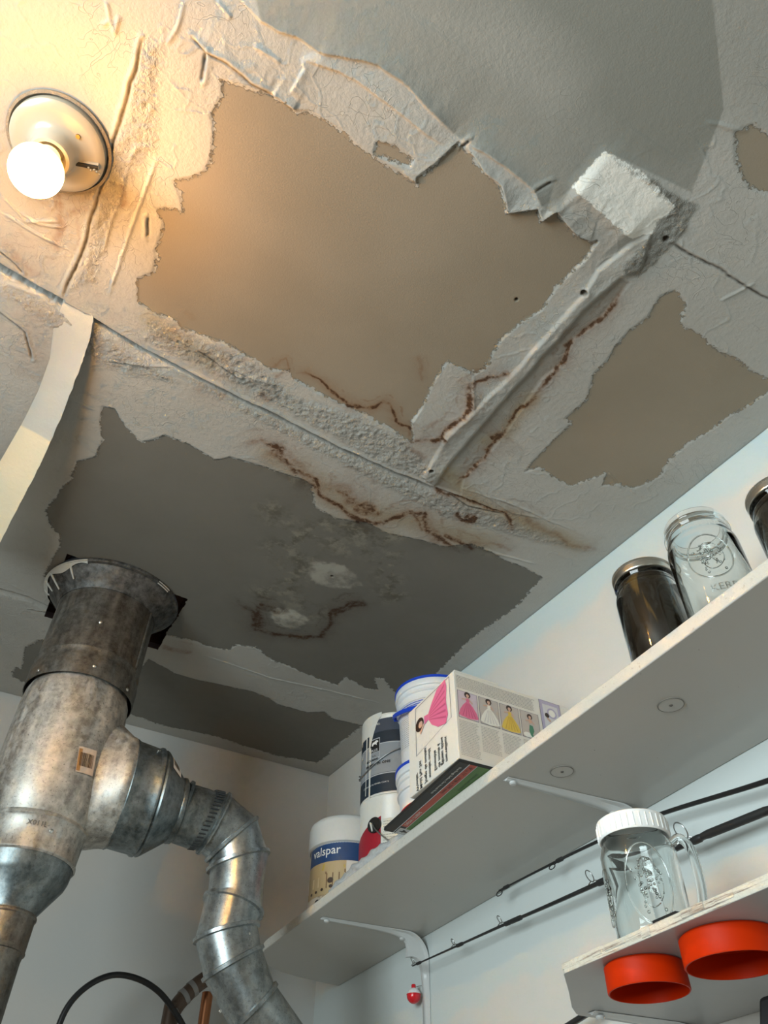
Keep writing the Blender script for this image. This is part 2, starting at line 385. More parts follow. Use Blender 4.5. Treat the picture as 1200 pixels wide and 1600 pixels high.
def ceiling_mat():
    t = NT('peeling_ceiling')
    def att(n_):
        a = t.n('ShaderNodeAttribute', attribute_name=n_); s = t.n('ShaderNodeSeparateColor'); t.put(s.inputs[0], a.outputs['Color'])
        return s.outputs[0], s.outputs[1], s.outputs[2], a.outputs['Alpha']
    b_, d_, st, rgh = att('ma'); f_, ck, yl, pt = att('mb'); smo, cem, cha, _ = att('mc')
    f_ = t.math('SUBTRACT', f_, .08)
    n_a = t.noise(28, 8, .62); n_b = t.noise(150, 8, .65); n_c = t.noise(5, 4, .5); n_d = t.noise(500, 4, .6)
    jag = t.math('ADD', t.math('MULTIPLY', t.math('SUBTRACT', n_a, .5), .012), t.math('MULTIPLY', t.math('SUBTRACT', t.noise(110, 10, .75), .5), .034))
    mb = t.step(t.math('ADD', b_, jag), -.0006, .0006); md = t.step(t.math('ADD', d_, jag), -.0006, .0006)
    paint = t.mix(t.step(n_c, .3, .7), (.42, .405, .37), (.47, .455, .42))
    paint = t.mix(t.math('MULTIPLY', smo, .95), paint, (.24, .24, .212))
    paint = t.mix(t.math('MULTIPLY', rgh, .35), paint, (.42, .39, .34))
    paint = t.mix(t.math('MULTIPLY', cem, .8), paint, (.30, .285, .25))
    paint = t.mix(t.math('MULTIPLY', cha, .7), paint, (.30, .28, .24))
    board = t.mix(t.step(n_c, .3, .7), (.28, .235, .175), (.32, .27, .205))
    board = t.mix(t.math('MULTIPLY', n_d, .3), board, (.24, .195, .135))
    dark = t.mix(t.noise(9, 6, .6), (.15, .142, .122), (.19, .18, .155))
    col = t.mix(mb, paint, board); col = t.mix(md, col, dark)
    col = t.mix(t.math('MULTIPLY', pt, t.step(t.noise(22, 8, .6), .3, .6)), col, (.44, .42, .36))
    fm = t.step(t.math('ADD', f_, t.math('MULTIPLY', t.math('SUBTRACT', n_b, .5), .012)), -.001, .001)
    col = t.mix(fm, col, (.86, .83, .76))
    yd = t.math('MULTIPLY', t.math('MULTIPLY', yl, md), t.step(n_a, .42, .58)); yp = t.math('MULTIPLY', yl, t.math('SUBTRACT', 1.0, md))
    col = t.mix(t.math('MULTIPLY', yp, .68), col, (.34, .28, .17)); col = t.mix(t.math('MULTIPLY', yd, .8), col, t.mix(t.step(t.noise(34, 8, .65), .42, .56), (.30, .285, .225), (.085, .075, .05)))
    st2 = t.math('MULTIPLY', st, t.step(n_b, .25, .65, .6, 1.2))
    col = t.mix(t.math('MINIMUM', t.math('MULTIPLY', st2, .9), .9), col, t.mix(md, (.19, .085, .03), (.055, .032, .018)))
    dk = t.step(st2, .6, 1.1); col = t.mix(t.math('MULTIPLY', dk, .8), col, (.05, .02, .008))
    col = t.mix(t.math('MINIMUM', t.math('MULTIPLY', ck, .85), .85), col, (.06, .045, .03))
    t.set(color=col, rough=t.math('ADD', .52, t.math('MULTIPLY', n_a, .25)), spec=.3)
    cov = t.math('SUBTRACT', 1.0, t.math('MAXIMUM', mb, md))
    h = t.math('MULTIPLY', cov, -1.4)
    fine = t.math('MULTIPLY', t.math('MULTIPLY', t.math('SUBTRACT', n_b, .5), t.math('SUBTRACT', 1.0, t.math('MULTIPLY', smo, .72))), t.math('ADD', t.math('MULTIPLY', cov, -1.1), t.math('MULTIPLY', rgh, -3.0)))
    h = t.math('ADD', h, fine)
    h = t.math('ADD', h, t.math('MULTIPLY', t.math('SUBTRACT', n_d, .5), t.math('ADD', -.25, t.math('MULTIPLY', t.math('ADD', rgh, cem), -1.5))))
    sc1 = t.step(t.math('ABSOLUTE', t.math('SUBTRACT', t.noise(17, 3, .5, None, 1.2), .5)), .006, .0)
    sc2 = t.step(t.math('ABSOLUTE', t.math('SUBTRACT', t.noise(31, 2, .5, None, .6), .5)), .007, .0)
    msk = t.math('MULTIPLY', t.step(t.noise(9, 3, .5), .50, .60), t.math('MULTIPLY', cov, t.math('SUBTRACT', 1.0, smo)))
    h = t.math('ADD', h, t.math('MULTIPLY', t.math('MULTIPLY', t.math('ADD', sc1, sc2), msk), -.4))
    h = t.math('MULTIPLY', h, -1.0)
    t.bump(h, 1.0, .001)
    return t.m
ceil_m = ceiling_mat()
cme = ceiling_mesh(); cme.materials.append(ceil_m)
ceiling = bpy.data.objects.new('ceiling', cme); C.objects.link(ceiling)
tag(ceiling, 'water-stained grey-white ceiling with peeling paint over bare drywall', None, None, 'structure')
# normals of the traced grid face the room

# ------------------------------------------------------------------ walls, floor, window
def wall_mat(name, right):
    t = NT(name); n_ = t.noise(7, 6, .6); n2_ = t.noise(2.2, 3, .5); sp = t.n('ShaderNodeSeparateXYZ'); t.put(sp.inputs[0], t.co())
    cream = (.70, .675, .63); blue = (.56, .68, .70)
    if right:   # bluish paint near the ceiling; shelf shadow behind the rods put into the colour
        zz = t.math('ADD', sp.outputs[2], t.math('MULTIPLY', t.math('SUBTRACT', n_, .5), .09))
        top = t.math('ADD', t.math('MULTIPLY', sp.outputs[1], SL), CZ + 1.15 - SL * BY - .075)
        m1 = t.math('MULTIPLY', t.step(t.math('SUBTRACT', zz, top), -.012, .03), t.step(sp.outputs[1], 1.75, 1.25))
        lo = t.math('ADD', t.math('MULTIPLY', sp.outputs[1], -.05), CZ + .455)
        shelf_shade = t.math('MULTIPLY', t.step(t.math('SUBTRACT', zz, lo), -.01, .012), t.step(zz, CZ + .57, CZ + .55))
        m = t.math('MAXIMUM', t.math('MULTIPLY', m1, .8), t.math('MULTIPLY', shelf_shade, .5))
        col = t.mix(m, cream, blue)
    else:
        col = t.mix(t.step(n2_, .4, .6), (.53, .53, .51), (.58, .55, .51))
    t.set(color=col, rough=.5, spec=.35); t.bump(t.noise(60, 8, .6), .5, .001)
    return t.m
wr_m = wall_mat('wall_paint_right', True); wb_m = wall_mat('wall_paint', False)
LX, FY = -1.25, -1.80
ws_m = simple('wall_paint_tan', (.26, .22, .17), .7)
def slab(name, box, m, label):
    o = MB().box(*box).build(name, m, smooth=0); return tag(o, label, None, None, 'structure')
slab('wall_right', (WX, FY, 0, WX + .1, BY + .1, 2.62), wr_m, 'cream and pale blue painted wall behind the shelves')
slab('wall_back', (LX, BY, 0, WX, BY + .1, 2.62), wb_m, 'pale painted wall behind the galvanised ducts')
slab('wall_front', (LX, FY - .1, 0, WX + .1, FY, 2.62), ws_m, 'wall behind the viewer')
slab('floor', (LX, FY, -.1, WX, BY, 0), simple('floor_concrete', (.34, .29, .23), .8, bump=.001), 'grey floor')
f = MB()
for b in ((FY, 0, -.55, 2.62), (.55, 0, BY + .1, 2.62), (-.55, 0, .55, 1.15), (-.55, 2.25, .55, 2.62)): f.box(LX - .1, b[0], b[1], LX, b[2], b[3])
tag(f.build('wall_left', ws_m, smooth=0), 'left wall with the window', None, None, 'structure')
fr_ = MB()
for b in ((0, 0, .04, 1.1), (1.06, 0, 1.1, 1.1), (0, 0, 1.1, .04), (0, 1.06, 1.1, 1.1), (.53, .04, .57, 1.06)): fr_.box(LX - .08, b[0] - .55, b[1] + 1.15, LX + .01, b[2] - .55, b[3] + 1.15)
tag(fr_.build('window_1', simple('window_frame_white', (.75, .75, .73), .4), smooth=0), 'white window frame', None, None, 'structure')
# dark framing visible through the cut around the flue
wood = simple('joist_wood', (.13, .06, .03), .8, bump=.001)
j = MB(); zt = CZ + 1.11
j.box(HX0 - .06, HY0 - .06, zt + .10, HX1 + .06, HY1 + .06, zt + .12)
j.box(HX0 - .06, HY0 - .06, zt + .012, HX0 - .035, HY1 + .06, zt + .10); j.box(HX1 + .016, HY0 - .06, zt + .012, HX1 + .06, HY1 + .06, zt + .10)
j.box(HX0 - .06, HY0 - .06, zt + .0, HX1 + .06, HY0 - .03, zt + .10); j.box(HX0 - .06, HY1 + .02, zt + .03, HX1 + .06, HY1 + .06, zt + .10)
tag(j.build('trim_1', wood, smooth=0), 'brown wood framing inside the ceiling cut around the flue', None, None, 'structure')
# loose tape hanging off the ceiling at the left
def tape():
    dl = [-.006, -.002, .001, .003, .006, .012, .022, .036, .052]; dr_ = [-.006, .003, .010, .016, .023, .033, .048, .066, .086]
    def cpd(px, py, d_): p = hit(px, py, (0, -SL, 1), 1.15 - SL * BY - d_); return (p[0], p[1])
    Lf = [cpd(*p, d_) for p, d_ in zip(((100, 465), (96, 480), (84, 507), (78, 560), (60, 610), (37, 657), (0, 721), (-40, 780), (-75, 840)), dl)]
    Rt = [cpd(*p, d_) for p, d_ in zip(((138, 462), (146, 498), (140, 530), (129, 564), (111, 612), (90, 665), (58, 736), (22, 805), (-10, 868)), dr_)]
    b = MB(); rows = []
    def smooth_i(A, t):
        i = min(int(t), len(A) - 2); return A[i] + (A[i + 1] - A[i]) * (t - i)
    N = 64
    for k in range(N + 1):
        t = k * 8 / N; l = np.array([smooth_i([p[0] for p in Lf], t), smooth_i([p[1] for p in Lf], t)])
        r = np.array([smooth_i([p[0] for p in Rt], t), smooth_i([p[1] for p in Rt], t)]); d0 = smooth_i(dl, t); d = smooth_i(dr_, t) - d0
        r = r + (random.random() - .5) * .0016
        row = []
        for q in range(9):
            s = q / 8; p = l + (r - l) * s; row.append((p[0], p[1], ceil_z(p[1]) - d0 - d * s ** 1.2))
        rows.append(row)
    up = [[(x, y, z + .0012) for x, y, z in r] for r in rows]
    b.add([p for r in rows for p in r], [(k * 9 + q, k * 9 + q + 1, k * 9 + q + 10, k * 9 + q + 9) for k in range(N) for q in range(8)])
    b.add([p for r in up for p in r], [(k * 9 + q, k * 9 + q + 9, k * 9 + q + 10, k * 9 + q + 1) for k in range(N) for q in range(8)])
    n0 = 0; m0 = (N + 1) * 9
    fs = [(k * 9 + 8, (k + 1) * 9 + 8, m0 + (k + 1) * 9 + 8, m0 + k * 9 + 8) for k in range(N)]
    b.f += fs
    t = NT('paper_tape'); sp = t.n('ShaderNodeSeparateXYZ'); t.put(sp.inputs[0], t.co())
    A, B = cp(37, 657), cp(90, 668); u_ = (-(B[1] - A[1]), B[0] - A[0]); l_ = math.hypot(*u_)
    if u_[1] < 0: u_ = (-u_[0], -u_[1])
    dd = t.math('ADD', t.math('MULTIPLY', sp.outputs[0], u_[0] / l_), t.math('MULTIPLY', sp.outputs[1], u_[1] / l_))
    m = t.step(dd, (A[0] * u_[0] + A[1] * u_[1]) / l_ - .002, (A[0] * u_[0] + A[1] * u_[1]) / l_ + .004)
    t.set(color=t.mix(m, (.52, .49, .43), (.80, .67, .47)), rough=.75)
    t.bump(t.noise(120, 8, .6), .8, .0012)
    return b.build('drywall_tape', t.m, ceiling, smooth=60)
tag(tape(), 'loose paper tape strip hanging from the ceiling seam, clean cream towards its lower end')

# ------------------------------------------------------------------ lamp on the ceiling
LC = Vector((-.204, .4933, 0)); LC.z = ceil_z(LC.y) - .004
porc = simple('porcelain', (.52, .46, .36), .25, coat=.3, var=.03)
brass = simple('old_brass', (.35, .25, .12), .4, 1)
dark_m = simple('dark_gap', (.02, .018, .015), .7)
TILT = Matrix.Rotation(math.atan(SL), 4, 'X')
lamp = empty('ceiling_lampholder', LC, 'round white porcelain lampholder screwed to the ceiling beside the glowing bulb', 'light fixture')
R0 = .0575
base = MB().lathe([(.001, .006), (R0 - .006, .006), (R0, .002), (R0, -.008), (R0 - .003, -.0115), (R0 - .010, -.013), (.036, -.0155), (.030, -.018), (.0265, -.024), (.0255, -.034), (.0235, -.0375), (.0195, -.038), (.0190, -.030), (.001, -.028)], LC, 72, TILT)
base.build('lamp_base', porc, lamp, 40)
rimb = MB().lathe([(R0 + .006, .003), (R0 + .0065, -.001), (R0 + .003, -.002), (R0 + .002, .003)], LC, 72, TILT)
rimb.build('paint_rim', simple('crusted_paint', (.32, .26, .19), .7, bump=.002, scale=60), lamp)
for a, r_ in ((2.2, .037), (-.95, .037)):
    p = LC + TILT @ Vector((r_ * math.cos(a), r_ * math.sin(a), -.0158))
    MB().lathe([(.0001, -.001), (.0026, -.001), (.003, .0005), (.003, .002)], p, 16).build('screw', brass, lamp)
sl = MB(); p0 = LC + TILT @ Vector((.0215, .004, -.0166)) ; p1 = LC + TILT @ Vector((.052, -.004, -.0135))
sl = MB().tube([p0 + (p1 - p0) * (i / 8) for i in range(9)], [.0045] * 9, 14)
sl.build('slot_rim', porc, lamp)
q0 = p0 + Vector((.001, 0, -.0035)); q1 = p1 + Vector((0, 0, -.003))
MB().tube([q0, (q0 + q1) / 2, q1], [.0028, .0028, .0028], 10).build('slot', dark_m, lamp)
ck_ = MB(); m_ = (q0 + q1) / 2 + Vector((.005, 0, -.002))
for i in range(5): ck_.ball(m_ + Vector((.0035 * i, .0012 * math.sin(i * 2), -.0012 * (i % 2))), .0017, 6)
ck_.build('pull_chain_stub', simple('chain_metal', (.55, .5, .4), .35, 1), lamp)
bt = NT('bulb_glow'); bt.set(color=(1, .9, .7), rough=.3)
bt.b.inputs['Emission Color'].default_value = (1, .45, .07, 1)
sp_ = bt.n('ShaderNodeSeparateXYZ'); bt.put(sp_.inputs[0], bt.co())       # LED globe: the dome gives most of the light, the collar half little
bt.put(bt.b.inputs['Emission Strength'], bt.step(sp_.outputs[2], CZ + .902, CZ + .930, BULB_E, 5.0))
BC = Vector((LC.x, LC.y, CZ + .920))
bulb = empty('light_bulb', BC, 'glowing round light bulb in the porcelain holder, lit warm white', 'light bulb')
zn = LC.z - .036 - BC.z
prof = [(.0001, -.0305)] + [(.0305 * math.cos(a), .0305 * math.sin(a)) for a in [math.radians(-80 + 8 * i) for i in range(17)]] + [(.019, .0295), (.0155, .036), (.0135, zn - .006), (.0135, zn)]
MB().lathe(prof, BC, 48).build('glass_globe', bt.m, bulb, 80)
MB().lathe([(.0136, zn - .006), (.0142, zn - .004), (.0136, zn - .001), (.0142, zn + .003), (.0136, zn + .006), (.001, zn + .012)], BC, 32).build('screw_cap', simple('bulb_cap', (.7, .68, .62), .3, 1), bulb)

# ------------------------------------------------------------------ galvanised flue and ducts
def galv(name, lo, hi, rough, streak=.5, rust=0.0, mtl=.75):
    t = NT(name); mp = t.n('ShaderNodeMapping'); t.put(mp.inputs[0], t.co()); mp.inputs['Scale'].default_value = (1, 1, .16)
    st = t.noise(45, 6, .6, mp.outputs[0]); v = t.n('ShaderNodeTexVoronoi'); t.put(v.inputs['Vector'], t.co()); v.inputs['Scale'].default_value = 170
    sp = t.n('ShaderNodeSeparateColor'); t.put(sp.inputs[0], v.outputs['Color'])
    n_ = t.noise(26, 8, .65)
    f_ = t.math('ADD', t.math('MULTIPLY', t.step(st, .3, .7), streak), t.math('MULTIPLY', t.step(t.noise(60, 8, .75), .3, .7), 1 - streak))
    f_ = t.math('ADD', f_, t.math('MULTIPLY', t.math('SUBTRACT', sp.outputs[0], .5), .22))
    col = t.mix(f_, lo, hi)
    if rust: col = t.mix(t.math('MULTIPLY', t.step(t.noise(18, 7, .7), .52, .68), rust), col, (.20, .15, .10))
    spk = t.step(t.noise(260, 5, .7), .58, .66); col = t.mix(t.math('MULTIPLY', spk, .62), col, (.08, .07, .06))
    t.set(color=col, metal=t.step(f_, .0, 1.0, .9, mtl), rough=t.math('ADD', rough, t.math('MULTIPLY', n_, .22)))
    t.bump(t.math('ADD', t.noise(9, 3, .5), t.math('MULTIPLY', n_, .1)), .35, .004)
    return t.m
g_old = galv('galvanised_old', (.075, .07, .06), (.26, .25, .225), .38, .5, .6)
g_white = galv('galvanised_oxidised', (.26, .25, .23), (.58, .56, .51), .36, .45, .06, .25)
g_new = galv('galvanised_new', (.20, .225, .23), (.44, .475, .48), .22, .5)
g_blue = galv('galvanised_dull', (.08, .10, .105), (.27, .305, .31), .28, .5, .15)
scr = simple('screw_zinc', (.75, .75, .72), .3, 1)
AX, AY = .0896, 1.463
def Z(z): return CZ + z
flue = empty('flue_pipe', (AX, AY, 0), 'large old galvanised vertical flue rising through a square cut in the ceiling', 'flue pipe')
zt = ceil_z(AY)
col_ = MB().lathe([(.1015, zt + .09), (.131, zt + .02), (.143, zt + .004), (.1455, zt - .004), (.1440, zt - .008), (.137, zt - .0095), (.134, zt - .016), (.118, zt - .034), (.1055, zt - .046), (.1035, zt - .052), (.1015, zt - .052)], (AX, AY, 0), 96, None)
for v_i, v in enumerate(col_.v):
    x, y, z = v; col_.v[v_i] = (x, y, z + SL * (y - AY) * (1 if z > zt - .03 else .6))
g_col = galv('galvanised_grimy', (.04, .04, .038), (.15, .15, .145), .5, .3, .3, .5); col_.build('storm_collar', g_col, flue, 50)
dr = MB()
cen = Vector((AX, AY, 0))
def on_collar(a, k):                          # k 0 rim .. 1 neck
    r_ = .146 + (.106 - .146) * k; z_ = zt - .004 - .042 * k
    return cen + Vector((r_ * math.cos(a), r_ * math.sin(a), z_ + SL * r_ * math.sin(a) * .9 - .001))
for a, k in ((-2.45, .70), (-2.9, .80), (-3.15, .6), (-3.4, .4)):
    dr.tube([on_collar(a, .1 + (k - .1) * i / 6) for i in range(7)], [.0032 * (1 - .5 * i / 6) for i in range(7)], 8)
dr.grid(lambda a, k: on_collar(a, k * (.22 + .10 * math.sin(a * 9))) + Vector((0, 0, -.0015)), -4.1, -2.15, 0, 1, 40, 4)
dp_m = simple('dried_paint', (.48, .46, .41), .5); dr.build('paint_drips', dp_m, flue, 60)
MB().grid(lambda a, k: on_collar(a, k) + Vector((0, 0, -.001)), -1.05, -.80, 0, .12, 8, 2).build('paint_smear', dp_m, flue, 60)
upper = MB().lathe([(.1015, zt + .2), (.1015, Z(.905)), (.1035, Z(.897)), (.1035, Z(.893)), (.1015, Z(.886)), (.1045, Z(.876)), (.1050, Z(.872)), (.1050, Z(.832)), (.1035, Z(.832)), (.1035, Z(.875)), (.097, Z(.90))], (AX, AY, 0), 96)
upper.build('upper_pipe', g_old, flue, 40)
seam = MB(); a = -.62
seam.tube([cen + Vector((.1018 * math.cos(a), .1018 * math.sin(a), Z(.90) + i * .2)) for i in range(2)], .003, 8)
seam.build('lock_seam', g_old, flue)
tee = MB().lathe([(.088, Z(.90)), (.092, Z(.845)), (.0985, Z(.825)), (.1005, Z(.80)), (.1005, Z(.68)), (.098, Z(.62)), (.0925, Z(.588)), (.0875, Z(.575)), (.090, Z(.571)), (.0905, Z(.567)), (.087, Z(.563)), (.084, Z(.520)), (.086, Z(.5165)), (.086, Z(.5135)), (.083, Z(.511))], (AX, AY, 0), 96)
tee.build('tee_body', g_white, flue, 40)
cone = MB().lathe([(.0825, Z(.512)), (.080, Z(.494)), (.0765, Z(.484)), (.047, Z(.440)), (.0475, Z(.435))], (AX, AY, 0), 72)
cone.build('reducer', g_blue, flue, 40)
low = MB().lathe([(.0475, Z(.436)), (.0490, Z(.434)), (.0490, Z(.431)), (.047, Z(.429)), (.0465, Z(.385)), (.0475, Z(.383)), (.0475, Z(.381)), (.0450, Z(.380)), (.0435, Z(.370)), (.0425, 0.0)], (AX, AY, 0), 64)
low.build('lower_pipe', g_old, flue, 40)
# branch of the tee with its flare, then the reducer cone
def xring(x, z, r, n=64, tilt=0.0, sy=1.0):
    return [Vector((x + r * math.cos(2 * PI * k / n) * tilt, AY + sy * r * math.sin(2 * PI * k / n), Z(z) + r * math.cos(2 * PI * k / n))) for k in range(n)]
br = MB().rings([xring(AX + .01, .690, .150, sy=.50), xring(AX + .04, .689, .146, sy=.56), xring(.150, .686, .134, sy=.58), xring(.170, .682, .124, sy=.68), xring(.186, .678, .115, sy=.80), xring(.200, .675, .106, sy=.93), xring(.208, .673, .1015), xring(.213, .673, .101), xring(.216, .672, .099)], False)
br.build('tee_branch', g_white, flue, 50)
def screw(parent, p, nrm, r=.0035):
    q = Vector((0, 0, 1)).rotation_difference(Vector(nrm)).to_matrix().to_4x4()
    MB().lathe([(r, 0), (r, .0012), (r * .7, .002), (.0001, .0022)], p, 12, q).build('screw', scr, parent)
def on_flue(az, z, r): return cen + Vector((r * math.cos(az), r * math.sin(az), z)), (math.cos(az), math.sin(az), 0)
for az, z, r_ in ((-1.55, Z(.852), .105), (-.75, Z(.842), .105), (-2.6, Z(.842), .105), (-1.7, Z(.955), .1015), (-1.33, Z(.545), .0865)):
    p, nn = on_flue(az, z, r_); screw(flue, p, nn)
# stickers: paper label with a bar code
def sticker(parent, fn, w_, h_, name='barcode_label', worn=False):
    col = simple('label_paper' + str(w_), (.62, .50, .40) if worn else (.82, .82, .80), .6, var=.25 if worn else .05, scale=120)
    g = MB().grid(lambda u, v: fn(u, v, .0006), -w_ / 2, w_ / 2, -h_ / 2, h_ / 2, 10, 6); o = g.build(name, col, parent, 60)
    b = MB(); random.seed(5); u = -w_ * .38
    while u < w_ * .36:
        k = random.choice((.0006, .0010, .0014)); b.grid(lambda a_, c_: fn(a_, c_, .0011), u, u + k, -h_ * .25, h_ * .28, 1, 4); u += k + random.choice((.0007, .0012))
    b.build('bar_code', dark_m, parent, 60)
    if worn:
        e = MB(); e.grid(lambda a_, c_: fn(a_, c_, .001), -w_ * .48, -w_ * .30, -h_ * .45, h_ * .42, 3, 4)
        e.build('rust_mark', simple('rust_stain', (.42, .20, .06), .7, var=.4, scale=200), parent, 60)
def flue_sur(u, v, e):
    a = -1.15 + (u * math.cos(.15) - v * math.sin(.15)) / .1; z = Z(.672) + u * math.sin(.15) + v * math.cos(.15)
    return cen + Vector(((.1005 + e) * math.cos(a), (.1005 + e) * math.sin(a), z))
sticker(flue, flue_sur, .036, .046, worn=True)
def flat_text(s, size, fn, mat, parent, name='lettering', align='CENTER', spacing=1.0, bold=0.0, aspect=1.0):
    """lettering laid on a surface: fn(u, v) gives the surface point"""
    cu = bpy.data.curves.new('t', 'FONT'); cu.body = s; cu.size = size; cu.align_x = align; cu.space_character = spacing
    cu.resolution_u = 2; cu.offset = bold; o = bpy.data.objects.new('t', cu); C.objects.link(o)
    dg = bpy.context.evaluated_depsgraph_get(); dg.update(); me = bpy.data.meshes.new_from_object(o.evaluated_get(dg))
    bpy.data.objects.remove(o); org = parent_loc(parent)
    for v in me.vertices: v.co = Vector(fn(v.co.x * aspect, v.co.y)) - org
    me.materials.clear(); me.materials.append(mat)
    o = bpy.data.objects.new(name, me); C.objects.link(o); o.parent = parent; return o
flat_text('X011L', .012, lambda u, v: cen + Vector((.0880 * math.cos(-1.62 + u / .086), .0880 * math.sin(-1.62 + u / .086), Z(.548) + v)), simple('ink', (.10, .09, .08), .6), flue)

duct = empty('branch_duct', (.33, AY, CZ + .66), 'shiny galvanised elbow duct curving down from the side of the flue', 'duct')
pr = [xring(.214, .672, .0985), xring(.217, .672, .1005), xring(.222, .672, .0975), xring(.262, .668, .0965), xring(.266, .668, .0995), xring(.270, .668, .0995), xring(.273, .668, .0955), xring(.277, .667, .0975), xring(.281, .667, .0955), xring(.322, .663, .0590), xring(.325, .663, .0605), xring(.330, .663, .0605), xring(.333, .663, .0565)]
MB().rings(pr, False).build('reducer', g_blue, duct, 40)
screw(duct, Vector((.255, AY - .072, Z(.668) + .066)), (0, -.7, .7))
def cone_s(u, v, e):
    a = 2.25 + v / .07; x = .297 + u; r_ = .0955 - (x - .281) / .041 * .0365 + e + .001
    return Vector((x, AY - r_ * math.sin(a), Z(.665) - r_ * math.cos(a)))
sticker(duct, cone_s, .022, .036)
RNG = [((260, 1309), (293, 1227), 0), ((262, 1311), (297, 1228), 1), ((292, 1322), (325, 1237), 0), ((314, 1328), (354, 1246), 1), ((327, 1340), (397, 1283), 1),
       ((329, 1356), (415, 1336), 1), ((327, 1394), (408, 1399), 0), ((324, 1397), (405, 1434), 1), ((308, 1467), (399, 1449), 1), ((322, 1528), (405, 1483), 1),
       ((365, 1606), (425, 1540), 1), ((412, 1665), (474, 1612), 1), ((470, 1830), (560, 1790), 0)]
def eli(A, B, k=1.0, off=0.0, n=64):
    A = onback(A[0], A[1], AY); B = onback(B[0], B[1], AY); c = (A + B) / 2; h_ = (B - A) / 2; r_ = .0525 * k
    hd = h_.normalized(); nn = Vector((hd.z, 0, -hd.x))
    if nn.z > 0 or (abs(nn.z) < .2 and nn.x < 0): nn = -nn
    return [c + nn * off + h_ * k * math.cos(2 * PI * i / n) + Vector((0, r_ * math.sin(2 * PI * i / n), 0)) for i in range(n)], c
names = ['collar', 'collar', 'crimped_collar', 'elbow_gore', 'elbow_gore', 'elbow_gore', 'elbow_gore', 'elbow_gore', 'elbow_gore', 'elbow_gore', 'elbow_gore', 'duct_run']
for i in range(len(RNG) - 1):
    (A, B, b0), (A2, B2, b1) = RNG[i], RNG[i + 1]
    r0, c0 = eli(A, B); r1, c1 = eli(A2, B2); rs = []
    k = 1.095 if b0 else 1.0
    rs.append(eli(A, B, k, 0)[0]); rs.append(eli(A, B, k, .0028)[0]); rs.append(eli(A, B, 1.0, .0045)[0])
    rs.append(eli(A2, B2, 1.0, -.0045)[0]); rs.append(eli(A2, B2, 1.095 if b1 else 1.0, -.0028)[0]); rs.append(eli(A2, B2, 1.095 if b1 else 1.0, 0)[0])
    MB().rings(rs, False).build(names[i], g_blue if i < 3 else g_new, duct, 40)
# crimp marks round the collar, rivets
cm_ = MB()
e0 = eli(*RNG[2][:2], 1.02, 0, 44)[0]; e1 = eli(*RNG[3][:2], 1.02, -.010, 44)[0]
for k in range(44): cm_.tube([e0[k] + (e1[k] - e0[k]) * .35, e1[k]], .0016, 5)
cm_.build('crimp_marks', simple('crimp_dark', (.05, .055, .06), .4, .6), duct)
for (px, py) in ((352, 1282), (382, 1350), (377, 1377), (391, 1387), (389, 1459), (406, 1327), (344, 1580), (300, 1265)):
    p = onback(px, py, AY - .047); screw(duct, p, (0, -1, 0), .0026)

# ------------------------------------------------------------------ pipes and cable behind the duct
hose = MB(); 
pth = [(.275, .18), (.272, .28), (.278, .36), (.288, .42), (.318, .462), (.362, .487), (.412, .488), (.462, .472), (.505, .441), (.545, .398), (.575, .34), (.60, .25), (.61, .10), (.612, -.2), (.612, -1.33)]
def spl(pts, n=6):
    out = []; P = [Vector(p) for p in pts]; P = [P[0] * 2 - P[1]] + P + [P[-1] * 2 - P[-2]]
    for i in range(1, len(P) - 2):
        for k in range(n):
            t = k / n; a, b, c, d = P[i - 1:i + 3]
            out.append(.5 * ((2 * b) + (c - a) * t + (2 * a - 5 * b + 4 * c - d) * t * t + (3 * b - a - 3 * c + d) * t ** 3))
    out.append(P[-2]); return out
hose.tube(spl([(x, 1.90, Z(z)) for x, z in [(.275, -1.33), (.275, -.5)] + pth]), .0062, 12)
o = hose.build('black_hose', simple('black_rubber', (.012, .012, .013), .4)); tag(o, 'thin black hose arching against the back wall below the flue', 'hose')
cop = empty('copper_pipe', (.586, 1.93, 0), 'brown copper water pipe running up behind the elbow duct', 'pipe')
cpm = simple('copper', (.42, .17, .08), .38, .9, var=.3, scale=14)
MB().tube([(.600, 1.975, 0), (.600, 1.975, Z(.30)), (.598, 1.975, Z(.50))], .0125, 20).build('riser', cpm, cop)
MB().lathe([(.0125, -.016), (.016, -.014), (.016, .014), (.0125, .016)], (.600, 1.975, Z(.412)), 20).build('fitting', simple('solder_fitting', (.45, .36, .28), .4, .8), cop)
cp2 = empty('wrapped_pipe', (.515, 1.93, 0), 'dark wrapped pipe bending up behind the elbow duct beside the copper pipe', 'pipe')
MB().tube(spl([(.508, 1.93, 0), (.508, 1.93, Z(.30)), (.510, 1.93, Z(.415)), (.518, 1.93, Z(.452)), (.545, 1.93, Z(.488)), (.575, 1.93, Z(.515)), (.64, 1.93, Z(.56))]), .0165, 20).build('pipe_body', simple('brown_wrap', (.10, .065, .045), .45, .3, var=.5, scale=20), cp2)
for k, (x, z) in enumerate(((.532, .473), (.548, .491), (.516, .440))):
    MB().tube([(x - .004, 1.93, Z(z) - .003), (x + .004, 1.93, Z(z) + .004)], .0175, 20).build('tape_band', simple('grey_tape%d' % k, (.25, .24, .23), .5), cp2)

